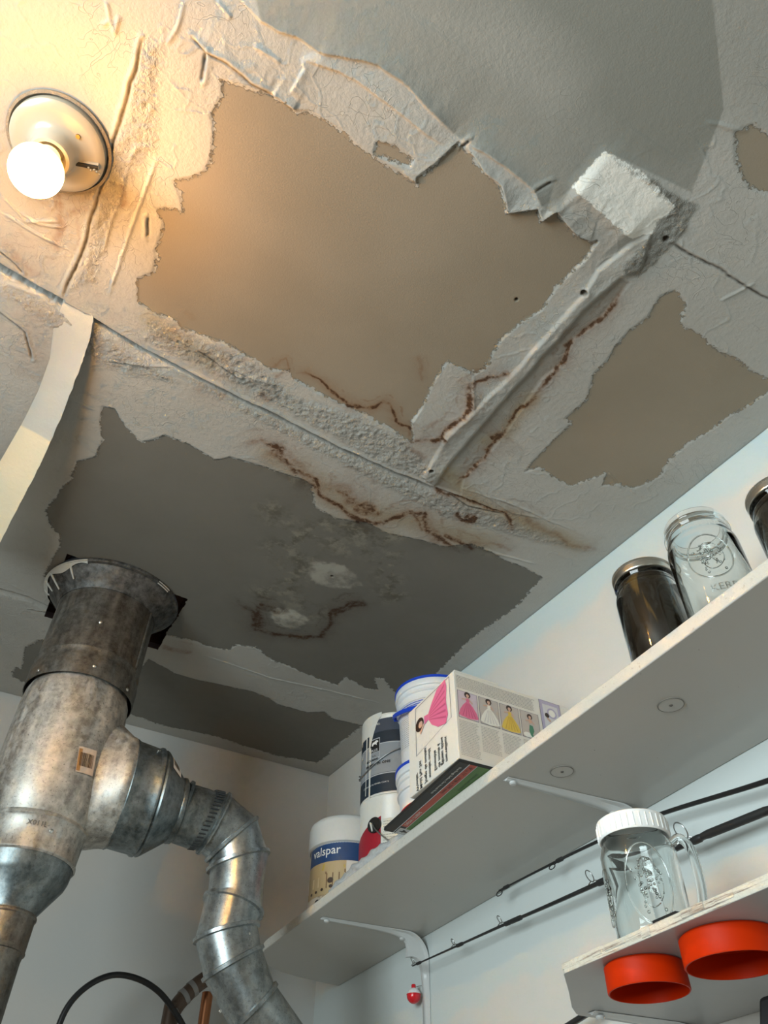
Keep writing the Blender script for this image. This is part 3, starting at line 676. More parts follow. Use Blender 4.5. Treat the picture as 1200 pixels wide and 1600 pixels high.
# ------------------------------------------------------------------ shelves
def shelf_paint(name, col):
    t = NT(name); n_ = t.noise(40, 8, .65); g = t.n('ShaderNodeNewGeometry'); sp = t.n('ShaderNodeSeparateXYZ'); t.put(sp.inputs[0], g.outputs['Normal'])
    side = t.step(t.math('ABSOLUTE', sp.outputs[2]), .9, .5)
    c1 = t.mix(t.noise(6, 4), tuple(c * .94 for c in col), col)
    chip = t.math('MULTIPLY', t.step(t.noise(160, 6, .7), .60, .66), side)
    c1 = t.mix(t.math('MULTIPLY', side, .7), c1, (.72, .68, .60)); c1 = t.mix(t.math('MULTIPLY', chip, .75), c1, (.45, .38, .30))
    spk = t.math('MULTIPLY', t.step(t.noise(230, 2, .5), .765, .78), t.math('SUBTRACT', 1.0, side)); c1 = t.mix(spk, c1, (.06, .05, .05))
    t.set(color=c1, rough=t.math('ADD', .36, t.math('MULTIPLY', side, .3)), spec=.4)
    t.bump(t.math('MULTIPLY', t.noise(140, 8, .7), t.math('ADD', .12, side)), .9, .0022)
    return t.m
SZ0, SZ1, SX = CZ + .5445, CZ + .5635, .6485
sh_m = shelf_paint('shelf_paint', (.50, .485, .45))
pts = [(WX - .001, -.6), (WX - .001, 1.935), (.86, 1.930), (.80, 1.918)] + [(.8085 - .16 * math.sin(a) , 1.755 + .16 * math.cos(a)) for a in [math.radians(12 + 78 * i / 14) for i in range(15)]] + [(SX, 1.6), (SX, -.6)]
sh = MB().prism(pts, SZ0, SZ1).build('upper_shelf', sh_m, bevel=.0015, smooth=30, at=(.78, .7, SZ0))
tag(sh, 'long cream-edged white shelf with a rounded far end, carrying jars and paint cans', 'shelf')
LZ0, LZ1, LX0 = CZ + .2525, CZ + .2630, .6134
t = NT('worn_board'); n_ = t.noise(90, 8, .7); mp = t.n('ShaderNodeMapping'); t.put(mp.inputs[0], t.co()); mp.inputs['Scale'].default_value = (1, .15, 4)
g_ = t.n('ShaderNodeNewGeometry'); sp = t.n('ShaderNodeSeparateXYZ'); t.put(sp.inputs[0], g_.outputs['Normal']); side = t.step(t.math('ABSOLUTE', sp.outputs[2]), .9, .5)
c_ = t.mix(t.noise(18, 4), (.38, .39, .39), (.44, .44, .44)); c_ = t.mix(side, c_, t.mix(t.step(t.noise(70, 8, .7, mp.outputs[0]), .50, .64), (.72, .68, .58), (.22, .14, .10)))
t.set(color=c_, rough=.38); t.bump(t.math('MULTIPLY', n_, t.math('ADD', .08, side)), 1, .003)
pl = [(WX - .001, -.6), (WX - .001, .858), (.735, .862), (.727, .858), (.705, .838), (.66, .786), (LX0 + .002, .737), (LX0, .733), (LX0, -.6)]
sh2 = MB(); sh2.prism(pl, LZ0, LZ1)
for k in range(26):
    y = -.2 + k * .0362; random.seed(k); d = random.uniform(.0, .0010); sh2.box(LX0 - d, y, LZ0 + random.uniform(.001, .004), LX0 + .004, y + random.uniform(.012, .034), LZ1 + random.uniform(-.001, .0004))
sh2 = sh2.build('lower_shelf', t.m, smooth=0, bevel=.0008, at=(.76, .1, LZ0)); tag(sh2, 'worn lower shelf board with chipped edge and two orange lids below', 'shelf')
q_ = onlevel(1047, 1437, LZ1); MB().box(LX0 + .0002, q_.y - .016, LZ1 + .0002, LX0 + .012, q_.y + .016, LZ1 + .0022).build('black_strip', simple('black_tape', (.01, .01, .01), .5), sh2)
white = simple('white_enamel', (.60, .61, .60), .35, var=.04)
def bracket(y, xf, zt, zend, label, tiltn=0):
    b = empty('shelf_bracket', (WX - .002, y, zt), label, 'bracket')
    R = .05; path = []; xw = WX - .001
    path += [(xf + (xw - R - xf) * i / 12, zt) for i in range(13)]
    path += [(xw - R + R * math.sin(a), zt - R + R * math.cos(a)) for a in [math.radians(90 * i / 8) for i in range(1, 9)]]
    path += [(xw, zt - R + (zend - zt + R) * i / 8) for i in range(1, 9)]
    n_ = len(path); m = MB(); rows = []
    for i, (x, z) in enumerate(path):
        t0 = path[max(i - 1, 0)]; t1 = path[min(i + 1, n_ - 1)]; tx, tz = t1[0] - t0[0], t1[1] - t0[1]; l = math.hypot(tx, tz); nx_, nz_ = tz / l, -tx / l
        if nx_ > 0 or nz_ > 0: pass
        k = i / (n_ - 1); w_ = .0065 + .011 * min(1, k * 2.2) if k < .5 else .0175 - .004 * (k - .5) * 2
        rise = .003 + .013 * math.exp(-((k - .58) / .16) ** 2)
        # corner gusset: inner side filled towards the room
        inn = .028 * math.exp(-((k - .58) / .10) ** 2)
        nx2, nz2 = (-abs(nx_), -abs(nz_))
        row = []
        for dy, h_ in ((-1, 0), (-.95, .25), (-.5, .35), (-.32, 1), (0, 1.12), (.32, 1), (.5, .35), (.95, .25), (1, 0)):
            o_ = rise * h_ + (inn * (h_ > .9)) + .0006; row.append(Vector((x + nx2 * o_, y + dy * w_ + tiltn * (xw - x), z + nz2 * o_)))
        rows.append(row)
    m.rings(rows, True); m.build('bracket_arm', white, b, 50)
    for (x, z, nn) in ((xf + .012, zt - .0045, (0, 0, -1)), (WX - .055, zt - .012, (0, 0, -1))):
        q = Vector((0, 0, 1)).rotation_difference(Vector(nn)).to_matrix().to_4x4()
        MB().lathe([(.0055, -.001), (.0055, .0015), (.004, .003), (.0001, .0036)], (x, y + tiltn * (xw - x), z), 14, q).build('screw', white, b)
    return b
bracket(1.520, .672, SZ0, CZ + .36, 'white pressed metal bracket under the far end of the upper shelf', .02)
bracket(.853, .662, SZ0, CZ + .36, 'white pressed metal bracket under the upper shelf, behind the white-lidded mug jar', .03)
bracket(.838, .735, LZ0, CZ + .12, 'white metal bracket under the end of the lower shelf')
for (px, py) in ((1048, 1101), (878, 1205)):
    p = onlevel(px, py, SZ0)
    o = empty('screw_washer', p, None, None)
    MB().lathe([(.0001, -.0011), (.0160, -.0011), (.0166, -.0004), (.0166, .0006)], p, 40).build('disc', sh_m, o)
    MB().tube([p + Vector((.0164 * math.cos(a), .0164 * math.sin(a), -.0008)) for a in [2 * PI * k / 40 for k in range(40)]], .0007, 6, closed=True).build('rim', simple('grime', (.16, .15, .13), .6), o)
    MB().lathe([(.0001, -.0024), (.0016, -.0022), (.0026, -.0010)], p, 12).build('screw', simple('grime_screw', (.10, .09, .08), .6), o); tag(o, 'small round screw washer under the shelf, ' + ('nearer the jars' if px > 1000 else 'nearer the cake pan box'), 'washer', 'screw washers under the shelf')

# ------------------------------------------------------------------ mason jars
gl = NT('jar_glass'); gl.set(color=(.93, .96, .95), rough=0.0, trans=1.0, ior=1.45)
glass = gl.m
silver = simple('lid_silver', (.62, .60, .55), .28, 1)
def emboss(mb, c, r, a0, z0, w_, h_):
    """raised oval medallion with a fruit bunch, pressed in the glass"""
    P = lambda a, z, e=.0004: Vector((c[0] + (r + e) * math.cos(a), c[1] + (r + e) * math.sin(a), z))
    mb.tube([P(a0 + w_ * math.cos(t_) / r, z0 + h_ * math.sin(t_)) for t_ in [2 * PI * k / 48 for k in range(48)]], .0009, 6, closed=True)
    random.seed(3)
    for i in range(70):
        u = random.gauss(0, .30); v = random.gauss(0, .34)
        if u * u + v * v < .75: mb.ball(P(a0 + w_ * u / r, z0 + h_ * v, -.0006), random.uniform(.0010, .0019), 5)
    for k in range(7):
        t_ = k * .9; mb.tube([P(a0 + w_ * (.5 + .12 * math.cos(t_ + q)) * math.cos(t_ + q * .8) / r, z0 + h_ * .62 * math.sin(t_ + q * .8)) for q in (0, .25, .5, .75, 1)], .0007, 5)
def jar_profile(r, h, th=.0028, mouth=.039):
    out = [(.001, .002), (r * .72, .0015), (r * .84, 0), (r * .95, .003), (r, .010), (r, h * .70), (r * .985, h * .745), (r * .93, h * .80), (mouth + .001, h * .845), (mouth + .001, h * .865), (mouth + .0035, h * .875), (mouth + .0035, h * .89), (mouth, h * .90), (mouth, h * .93), (mouth + .0015, h * .94), (mouth, h * .95), (mouth, h * .985), (mouth - .001, h), (mouth - .003, h)]
    inn = [(mouth - .0035, h * .98), (mouth - .0035, h * .86), (r * .93 - th, h * .79), (r - th, h * .73), (r - th, .014), (r * .93 - th, .007), (r * .6, .006), (.001, .006)]
    return out + inn
def letters_on(s, size, c, r, a0, z, parent, mat, e=.0006, **kw):
    return flat_text(s, size, lambda u, v: Vector((c[0] + (r + e) * math.cos(a0 + u / r), c[1] + (r + e) * math.sin(a0 + u / r), z + v)), mat, parent, **kw)
def facing(c, off=0.0): return math.atan2(-c[1], -c[0]) + off
def ring_lid(parent, c, z, r):
    m = MB().lathe([(r - .0015, z - .0005), (r, z), (r + .0007, z + .002), (r + .0002, z + .004), (r + .0009, z + .006), (r + .0002, z + .0085), (r + .0009, z + .011), (r + .0004, z + .014), (r - .001, z + .0158), (r - .004, z + .0165), (r - .0055, z + .0150), (.001, z + .0150)], c, 72)
    m.build('screw_band', silver, parent, 60)
    k = MB()
    for i in range(120):
        a = 2 * PI * i / 120; k.tube([(c[0] + (r + .0006) * math.cos(a), c[1] + (r + .0006) * math.sin(a), z + .0095), (c[0] + (r + .0004) * math.cos(a), c[1] + (r + .0004) * math.sin(a), z + .0145)], .0007, 4)
    k.build('knurling', silver, parent, 60)
def dark_jar(c, r, h, label):
    z = SZ1 + .0005
    j = empty('mason_jar', (*c, z), label, 'jar', 'dark filled jars on the upper shelf')
    MB().lathe(jar_profile(r, h), (*c, z), 72).build('glass_body', glass, j, 60)
    t = NT('syrup'); n_ = t.noise(24, 5, .6); mp = t.n('ShaderNodeMapping'); t.put(mp.inputs[0], t.co()); mp.inputs['Scale'].default_value = (1, 1, .25)
    t.set(color=t.mix(t.step(t.noise(38, 4, .5, mp.outputs[0], .6), .56, .68), (.022, .012, .006), (.20, .10, .02)), rough=.2, spec=.15)
    MB().lathe([(.001, .0068), (r * .6, .0068), (r * .90 - .003, .0078), (r - .0035, .016), (r - .0035, h * .72), (r * .91 - .0035, h * .79), (.0345, h * .845), (.0345, h * .87), (.001, h * .87)], (*c, z), 48).build('dark_contents', t.m, j, 60)
    ring_lid(j, (*c, 0), z + h * .90, .0420)
    return j
dark_jar((.712, .558), .0455, .165, 'dark filled mason jar with silver lid left of the empty jar on upper shelf')
dark_jar((.762, .354), .0455, .168, 'dark filled mason jar with silver lid at the right edge of the upper shelf')
c = (.708, .451); z = SZ1 + .0005
j = empty('mason_jar', (*c, z), 'empty clear mason jar without a lid between the two dark jars', 'jar')
MB().lathe(jar_profile(.045, .168), (*c, z), 80).build('glass_body', glass, j, 60)
e = MB(); emboss(e, c, .045, facing(c, .12), z + .078, .026, .034); e.build('medallion', glass, j, 60)
letters_on('MASON', .013, c, .045, facing(c, .12), z + .128, j, glass)
letters_on('KERR', .014, c, .045, facing(c, .2), z + .024, j, glass)
c = (.685, .659); z = LZ1 + .0008; r = .0425; h = .137
j = empty('mug_jar', (*c, z), 'clear glass mug jar with handle and white plastic lid on the lower shelf', 'jar')
MB().lathe([(.001, .003), (r * .8, .001), (r * .93, .002), (r * .99, .009), (r * .96, .02), (r * 1.0, .06), (r * 1.01, h * .74), (r * .95, h * .80), (.036, h * .86), (.036, h * .98), (.033, h * .985), (.0328, h * .86), (r * .90, h * .78), (r - .0035, h * .7), (r - .0042, .02), (r * .9, .010), (.001, .009)], (*c, z), 80).build('glass_body', glass, j, 60)
e = MB(); emboss(e, c, r, facing(c, .12), z + .058, .024, .042); emboss(e, c, r, facing(c, -1.3), z + .056, .016, .03); e.build('medallion', glass, j, 60)
ha = facing(c, 1.35)
hp = [Vector((c[0] + q * math.cos(ha), c[1] + q * math.sin(ha), z + zz)) for q, zz in ((r - .002, .108), (r + .008, .112), (r + .016, .100), (r + .018, .078), (r + .016, .050), (r + .010, .030), (r - .001, .024))]
MB().tube(spl(hp), .0052, 12).build('handle', glass, j, 60)
wl = simple('white_plastic', (.90, .91, .90), .4, var=.02)
lid = MB(); n_ = 144; prof = [(.001, h + .004), (.0385, h + .004), (.0405, h + .0025), (.0412, h - .001), (.0412, h - .017), (.0400, h - .0185), (.0385, h - .018), (.0382, h - .002), (.001, h - .0005)]
lid.lathe(prof, (*c, z), n_); ob = lid.build('plastic_lid', wl, j, 40)
rb = MB()
for i in range(36):
    a = 2 * PI * i / 36; rb.tube([(c[0] + .0412 * math.cos(a), c[1] + .0412 * math.sin(a), z + h - .0165), (c[0] + .0412 * math.cos(a), c[1] + .0412 * math.sin(a), z + h - .001)], .0008, 5)
rb.build('lid_ribs', wl, j, 60)

# orange lids screwed under the lower shelf
org = NT('orange_plastic'); org.set(color=(.55, .026, .0), rough=.5, spec=.12); org.b.inputs['Subsurface Weight'].default_value = 0
for cx_, cy_, r, lab in ((.6668, .668, .0415, 'smaller left orange plastic lid fixed open side down under the lower shelf'), (.6755, .5585, .0468, 'larger right orange plastic lid fixed open side down under the lower shelf')):
    zt = LZ0 - .0003; L = empty('orange_lid', (cx_, cy_, zt), lab, 'lid', 'orange lids under the lower shelf'); hh = .0255
    MB().lathe([(.001, 0), (r - .002, 0), (r, -.002), (r + .0003, -hh + .001), (r - .0004, -hh), (r - .0016, -hh), (r - .0018, -hh + .002), (r - .0020, -.003), (.001, -.0028)], (cx_, cy_, zt), 80).build('lid_shell', org.m, L, 40)
    MB().lathe([(r * .80, -.0029), (r * .80, -.0045), (r * .77, -.0045), (r * .77, -.0029)], (cx_, cy_, zt), 60).build('liner_ring', org.m, L, 40)
    MB().lathe([(.0001, -.0055), (.004, -.005), (.0045, -.003)], (cx_, cy_, zt), 16).build('screw', scr, L)

# ------------------------------------------------------------------ fishing rods, bobber, black case
rodm = simple('rod_black', (.012, .012, .013), .32, coat=.4); wrap = simple('rod_wrap', (.02, .02, .02), .5); gm = simple('guide_metal', (.45, .45, .44), .3, 1); gd = simple('guide_dark', (.03, .03, .03), .4, .5)
def rod(label, P, rad, guides, gmat, fer):
    P = [Vector((x, y, Z(z))) for x, y, z in P]; S_ = spl(P, 10); n_ = len(S_)
    rr = [rad[0] + (rad[1] - rad[0]) * (i / (n_ - 1)) for i in range(n_)]
    o = empty('fishing_rod', S_[0], label, 'fishing rod')
    MB().tube(S_, rr, 14).build('rod_blank', rodm, o, 60)
    def at(y):
        for i in range(n_ - 1):
            if (S_[i].y - y) * (S_[i + 1].y - y) <= 0:
                k = (S_[i].y - y) / (S_[i].y - S_[i + 1].y + 1e-9); return S_[i].lerp(S_[i + 1], k), rr[i], (S_[i + 1] - S_[i]).normalized()
        return S_[0], rr[0], (S_[1] - S_[0]).normalized()
    for y, R_, sgn in guides:
        p, r_, t_ = at(y); up = Vector((-.55, .0, sgn * .83)); up = (up - t_ * up.dot(t_)).normalized()
        g = MB(); cc = p + up * (r_ + R_ + .0015); s_ = t_.cross(up)
        # ring stands across the rod
        tilt = (t_ * .96 + s_ * .28).normalized()
        g.tube([cc + up * R_ * math.cos(a) + tilt * R_ * math.sin(a) for a in [2 * PI * k / 20 for k in range(20)]], .0009, 6, closed=True)
        g.tube([p + t_ * .012 + up * r_, cc - up * R_ * .8 + tilt * R_ * .5], .0008, 6); g.tube([p - t_ * .012 + up * r_, cc - up * R_ * .8 - tilt * R_ * .5], .0008, 6)
        g.build('line_guide', gmat, o, 60)
        MB().tube([p + t_ * .006, p + t_ * .009, p + t_ * .022, p + t_ * .025], [r_ + .0002, r_ + .0014, r_ + .0014, r_ + .0002], 12).build('thread_wrap', wrap, o, 60)
    for y, l_, e_ in fer:
        p, r_, t_ = at(y); MB().tube([p - t_ * l_, p - t_ * l_ * .8, p + t_ * l_ * .8, p + t_ * l_], [r_, r_ + e_, r_ + e_, r_], 14).build('ferrule', wrap, o, 60)
    return o
rod('upper black fishing rod with small dark guides, tip under the upper shelf', [(.872, 1.19, .5265), (.873, 1.05, .522), (.874, .935, .5173), (.875, .79, .507), (.876, .593, .4755), (.878, .40, .452), (.88, .15, .425)], (.0016, .0046), [(1.183, .006, -1), (1.03, .0055, -1)], gd, [])
rod('lower black fishing rod with wire guides, tip at the far bracket, passing behind mug jar', [(.868, 1.50, .4785), (.872, 1.34, .474), (.876, 1.199, .4705), (.876, 1.06, .464), (.876, .929, .4585), (.876, .727, .4500), (.876, .608, .441), (.876, .40, .412), (.876, .15, .375)], (.0014, .0058), [(1.492, .006, 1), (1.345, .0055, 1), (1.195, .0065, 1), (.945, .009, 1), (.745, .012, 1)], gm, [(1.33, .012, .001), (1.155, .018, .0014), (.905, .02, .0016), (.66, .06, .0012)])
rod('short visible length of black rod at the bottom, running behind the lower shelf end', [(.872, 1.28, .262), (.874, 1.05, .2935), (.876, .95, .308), (.876, .88, .317)], (.0042, .0048), [], gm, [])
bc = onwall(646.5, 1556, WX - .020)
bob = empty('fishing_bobber', bc, 'small red and white round fishing float hanging on the wall beside the bracket', 'fishing float')
rb_ = .0142
redp = simple('red_plastic', (.62, .01, .02), .25, coat=.5); whp = simple('white_gloss', (.78, .76, .76), .25)
MB().lathe([(max(1e-4, rb_ * math.cos(a)), rb_ * math.sin(a)) for a in [math.radians(-90 + 6 * i) for i in range(17)]] + [(rb_ * 1.03, rb_ * .12), (rb_ * 1.03, rb_ * .18)], bc, 40).build('red_half', redp, bob, 60)
MB().lathe([(rb_ * 1.0, rb_ * .14)] + [(rb_ * math.cos(a), rb_ * math.sin(a)) for a in [math.radians(12 + 6 * i) for i in range(11)]] + [(.004, rb_ * .98), (1e-4, rb_ * .98)], bc, 40).build('white_half', whp, bob, 60)
MB().lathe([(.0045, rb_ * .9), (.0045, rb_ * 1.35), (.0038, rb_ * 1.42), (1e-4, rb_ * 1.42)], bc, 24).build('button', redp, bob, 60)
MB().tube([bc + Vector((.004, 0, .016)), (WX + .002, bc.y, bc.z + .022)], .0006, 6).build('hook', gm, bob)
bk = MB(); x0, x1 = .742, .800
for_pts = [(.5985, CZ + .2175), (.602, CZ + .209), (.640, CZ + .12), (.640, CZ + .05), (.52, CZ + .05), (.52, CZ + .2175)]
bk.add([(x0, y, z) for y, z in for_pts] + [(x1, y, z) for y, z in for_pts], [tuple(range(6)), tuple(range(11, 5, -1))] + [(i, (i + 1) % 6, 6 + (i + 1) % 6, 6 + i) for i in range(6)])
bk.add(*(lambda b: (b.v, b.f))(MB().box(.765, .54, CZ + .215, .78, .56, LZ0)))
o = bk.build('black_case', simple('black_fabric', (.012, .012, .014), .6), bevel=.004, at=(.77, .57, CZ + .13)); tag(o, 'corner of a black case hanging below the lower shelf at the right edge', 'case')

# ------------------------------------------------------------------ paint cans, pails, cake pan box
def surf(c, r, a0, zb):
    return lambda u, v, e=.0005: Vector((c[0] + (r + e) * math.cos(a0 + u / r), c[1] + (r + e) * math.sin(a0 + u / r), zb + v))
def wrap_patch(S_, r, d0, d1, v0, v1, mat, parent, name, e=.0004, nv=2):
    """label area between two bearings (degrees, 0 faces the viewer) on a round can"""
    u0, u1 = math.radians(d0) * r, math.radians(d1) * r
    return MB().grid(lambda u, v: S_(u, v, e), u0, u1, v0, v1, max(2, int(abs(d1 - d0) / 4)), nv).build(name, mat, parent, 60)
P_ = lambda n_, c_, r_=.45, **k: simple(n_, c_, r_, var=.03, **k)
navy = P_('label_navy', (.013, .026, .042)); slate = P_('label_slate', (.055, .068, .095)); grey = P_('label_grey', (.27, .29, .31)); offw = P_('can_white', (.70, .68, .62), .35)
white_i = P_('ink_white', (.80, .80, .78)); black_i = P_('ink_black', (.012, .012, .012)); greyl = P_('line_grey', (.5, .52, .54)); red_i = P_('label_red', (.33, .01, .025)); cream_i = P_('label_cream', (.68, .66, .58))
steel = simple('wire_steel', (.40, .40, .40), .35, 1)
def lines_patch(S_, r, d0, d1, v0, v1, n_, parent, th=.0007, mat=None, e=.0009, seed=1, name='small_print'):
    random.seed(seed); b = MB()
    for k in range(n_):
        v = v1 - (k + .5) * (v1 - v0) / n_; u = math.radians(d0) * r; ue = math.radians(d1) * r * 1.0 - random.random() * .004
        while u < ue:
            l_ = random.uniform(.0015, .006); b.grid(lambda a_, c_: S_(a_, c_, e), u, min(u + l_, ue), v, v + th, 1, 1); u += l_ + .0012
    return b.build(name, mat or black_i, parent, 0)
def bail(parent, c, r, pts, rad=.0015, name='wire_bail', mat=None):
    MB().tube(spl(pts), rad, 8).build(name, mat or steel, parent, 60)
R = .083; CC = (.787, 1.4085)
# lower can
z0 = SZ1 + .0005; a0 = facing(CC)
def can_body(c, z, h, n_=80):
    return MB().lathe([(.001, .003), (R - .003, .003), (R - .003, 0), (R, 0), (R + .0006, .002), (R, .004), (R - .0004, .006), (R - .0004, h - .008), (R + .0012, h - .006), (R + .0012, h - .001), (R - .001, h), (R - .006, h - .001), (R - .008, h - .006), (R - .014, h - .007), (.001, h - .007)], (c[0], c[1], z), n_)
can1 = empty('paint_can', (*CC, z0), 'lower white gallon paint can with a dark red label, under the grey and navy can', 'paint can')
can_body(CC, z0, .1805).build('can_body', offw, can1, 40)
S1 = surf(CC, R, a0, z0)
g = MB(); u0, u1 = math.radians(-88) * R, math.radians(-26) * R
g.grid(lambda u, v: S1(u, .034 + (u - u0) / (u1 - u0) * .024 + v * (.065 + (u - u0) / (u1 - u0) * .012), .0004), u0, u1, 0, 1, 16, 3); g.build('red_label', red_i, can1, 60)
wrap_patch(S1, R, -24, 40, .012, .128, cream_i, can1, 'text_label')
lines_patch(S1, R, -22, 38, .016, .124, 20, can1)
g = MB().tube([S1(math.radians(-36) * R, .118, -.001), S1(math.radians(-36) * R, .118, .004)], .016, 24); g.build('bail_ear', black_i, can1, 40)
bail(can1, CC, R, [S1(math.radians(-38) * R, .122, .006), S1(math.radians(-28) * R, .100, .010), S1(math.radians(-8) * R, .070, .012), S1(math.radians(12) * R, .050, .012), S1(math.radians(50) * R, .07, .010), S1(math.radians(80) * R, .12, .006)])
g = MB(); g.tube([S1(math.radians(-44) * R, .128, .001), S1(math.radians(-40) * R, .118, .0045), S1(math.radians(-38) * R, .105, .0045)], [.003, .0025, .0015], 8); g.build('paint_drips', offw, can1, 60)
# upper can
z1 = z0 + .181; can2 = empty('paint_can', (*CC, z1), 'upper grey and navy gallon paint can with white drips, stacked on the red-labelled can', 'paint can')
h2 = .190; can_body(CC, z1, h2).build('can_body', offw, can2, 40); S2 = surf(CC, R, a0, z1)
sh_ = -.8105 + .5635 + .188                   # helper: traced heights -> height on the can
def V(z_): return z_ * 1.015 - (z1 - CZ)
L0, L1 = -86, 30
wrap_patch(S2, R, L0, L1, .008, V(.903) + .006, slate, can2, 'label_band_slate')
wrap_patch(S2, R, L0, L1, V(.849), V(.878), navy, can2, 'label_band_navy', e=.0006)
wrap_patch(S2, R, L0, L1, V(.781), V(.849), grey, can2, 'label_band_grey', e=.0007)
wrap_patch(S2, R, L0, L1, V(.738), V(.777), navy, can2, 'label_band_navy', e=.0006)
for zz in (.849, .779): wrap_patch(S2, R, L0, L1, V(zz) - .0012, V(zz) + .0008, greyl, can2, 'label_line', e=.0009)
# white bare patch and drips on the left of the label
g = MB(); 
def drip(d_, w0, top, bot, wid2):
    u = math.radians(d_) * R
    g.grid(lambda s_, v: S2(u + s_ * (w0 + (wid2 - w0) * min(1, (V(top) - v) / (V(top) - V(bot)) * 1.2)), v, .0016), -1, 1, V(bot), V(top), 2, 20)
def edge_u(v):                                # right boundary of the spill, moving left as it goes down
    k = min(1, max(0, (V(.915) - v) / .075)); return math.radians(-26 - 22 * k ** .6) * R
g.grid(lambda s_, v: S2(math.radians(-80) * R + s_ * (edge_u(v) - math.radians(-80) * R), v, .0014), 0, 1, V(.875), V(.925), 10, 12)
g.grid(lambda s_, v: S2(math.radians(-50) * R + s_ * (edge_u(v) - math.radians(-50) * R), v, .0014), 0, 1, V(.838), V(.876), 6, 8)
drip(-56, .0022, .88, .742, .0012); drip(-47, .0028, .845, .728, .0022); drip(-72, .003, .88, .865, .002); drip(-84, .003, .88, .74, .002)
g.build('paint_drips', offw, can2, 60)
wrap_patch(S2, R, -48, -29, V(.817), V(.864), greyl, can2, 'logo_frame', e=.0010)
wrap_patch(S2, R, -47.5, -29.8, V(.832), V(.862), black_i, can2, 'logo_panel', e=.0013)
wrap_patch(S2, R, -47.5, -29.8, V(.819), V(.831), grey, can2, 'logo_panel', e=.0013)
bear = [(-.010, .000), (-.010, .005), (-.007, .0085), (-.002, .009), (.003, .011), (.006, .0115), (.0095, .0095), (.011, .0075), (.009, .0062), (.0065, .006), (.0055, .003), (.006, 0), (.0035, 0), (.003, .003), (-.001, .0028), (-.0045, .003), (-.0055, 0)]
b_ = MB().add([S2(math.radians(-37.5) * R + u * .85, V(.8475) + v, .0019) for u, v in bear], [tuple(range(len(bear)))]); b_.build('bear_emblem', white_i, can2, 0)
def T2(s_, size, deg, zz, mat, **k):
    uu = math.radians(deg) * R; flat_text(s_, size, lambda u, v: S2(uu + u, V(zz) + v, .0018), mat, can2, **k)
T2('PLUS', .0085, -38.5, .8335, white_i); T2('R A', .006, -39, .8215, black_i); T2('ENAMEL', .0065, -28.5, .895, white_i, align='RIGHT'); 
T2('BLOCKING', .0068, -31.5, .813, black_i, align='RIGHT', bold=.0002); T2('PRIMER IN ONE', .0082, -12, .801, black_i, align='RIGHT', spacing=1.15, bold=.0003); T2('COVERAGE IN FEWER COATS', .0046, -14, .757, white_i, align='RIGHT', spacing=1.15)
T2('BE', .013, -70, .833, white_i)
bail(can2, CC, R, [S2(math.radians(-92) * R, V(.806), .004), S2(math.radians(-80) * R, V(.796), .004), S2(math.radians(-55) * R, V(.793), .004), S2(math.radians(-30) * R, V(.808), .004), S2(math.radians(-5) * R, V(.826), .004), S2(math.radians(25) * R, V(.84), .004), S2(math.radians(70) * R, V(.86), .004), S2(math.radians(90) * R, V(.865), .003)], .0013)
MB().tube([S2(math.radians(-92) * R, V(.806), -.001), S2(math.radians(-92) * R, V(.806), .005)], .006, 16).build('bail_ear', steel, can2)

# white round pails with blue rims
PC = (.775, 1.224); pa = facing(PC)
pw = simple('pail_white', (.76, .77, .78), .35, var=.03); pb = simple('pail_blue', (.01, .06, .55), .35)
def pail(z, h, label, hand):
    p = empty('plastic_pail', (*PC, z), label, 'pail'); r0, r1 = .072, .0805
    MB().lathe([(.001, .002), (r0 - .003, 0), (r0, .003), (r0 + (r1 - r0) * .62, h * .62), (r1 - .0015, h * .70), (r1 + .002, h * .705), (r1 + .002, h * .72), (r1 - .001, h * .735), (r1 - .001, h * .80), (r1 + .0025, h * .81), (r1 + .0025, h * .825), (r1, h * .84), (r1, h * .88)], (*PC, z), 80).build('pail_body', pw, p, 40)
    MB().lathe([(r1 - .002, h * .875), (r1 + .004, h * .88), (r1 + .005, h * .89), (r1 + .0045, h * .955), (r1 + .002, h * .975), (r1 - .004, h * .985), (.001, h * .985)], (*PC, z), 80).build('lid', pw, p, 40)
    MB().lathe([(r1 + .0035, h * .952), (r1 + .0060, h * .958), (r1 + .0060, h * .985), (r1 + .002, h), (r1 - .004, h), (r1 - .005, h * .986)], (*PC, z), 80).build('blue_rim', pb, p, 40)
    S_ = surf(PC, r1, pa, z)
    if hand:
        q = [S_(math.radians(d_) * r1, v, e_) for d_, v, e_ in ((-96, h * .745, .006), (-80, h * .67, .010), (-60, h * .61, .011), (-40, h * .575, .011), (-15, h * .56, .011), (20, h * .58, .010), (60, h * .65, .010), (90, h * .74, .006))]
        b = MB(); S3 = spl(q); rows = []
        for i, v in enumerate(S3):
            o_ = Vector((v.x - PC[0], v.y - PC[1], 0)).normalized() * .0015; rows.append([v - o_ + Vector((0, 0, -.0042)), v + o_ + Vector((0, 0, -.0042)), v + o_ + Vector((0, 0, .0042)), v - o_ + Vector((0, 0, .0042))])
        b.rings(rows); b.tube([S_(math.radians(-96) * r1, h * .745, -.002), S_(math.radians(-96) * r1, h * .745, .009)], .008, 18); b.build('handle', pb, p, 50)
    return p, S_, r1
zp = SZ1 + .0005
p1, SP1, r1 = pail(zp, .178, 'lower white plastic pail with blue rim and red stripe behind the cake pan box', False)
tt = MB().grid(lambda u, v: SP1(u, .074 + (u + .12) * .10 + v, -.0010), -.115, .02, 0, .013, 26, 1); tt.build('red_stripe', P_('pail_red', (.50, .01, .03)), p1, 60)
p2, SP2, r1 = pail(zp + .1785, .180, 'upper white plastic pail with blue rim and blue handle, stacked on the other pail', True)
lines_patch(SP2, r1, -78, -20, .030, .100, 16, p2, e=-.0006, seed=7)
bl = MB()
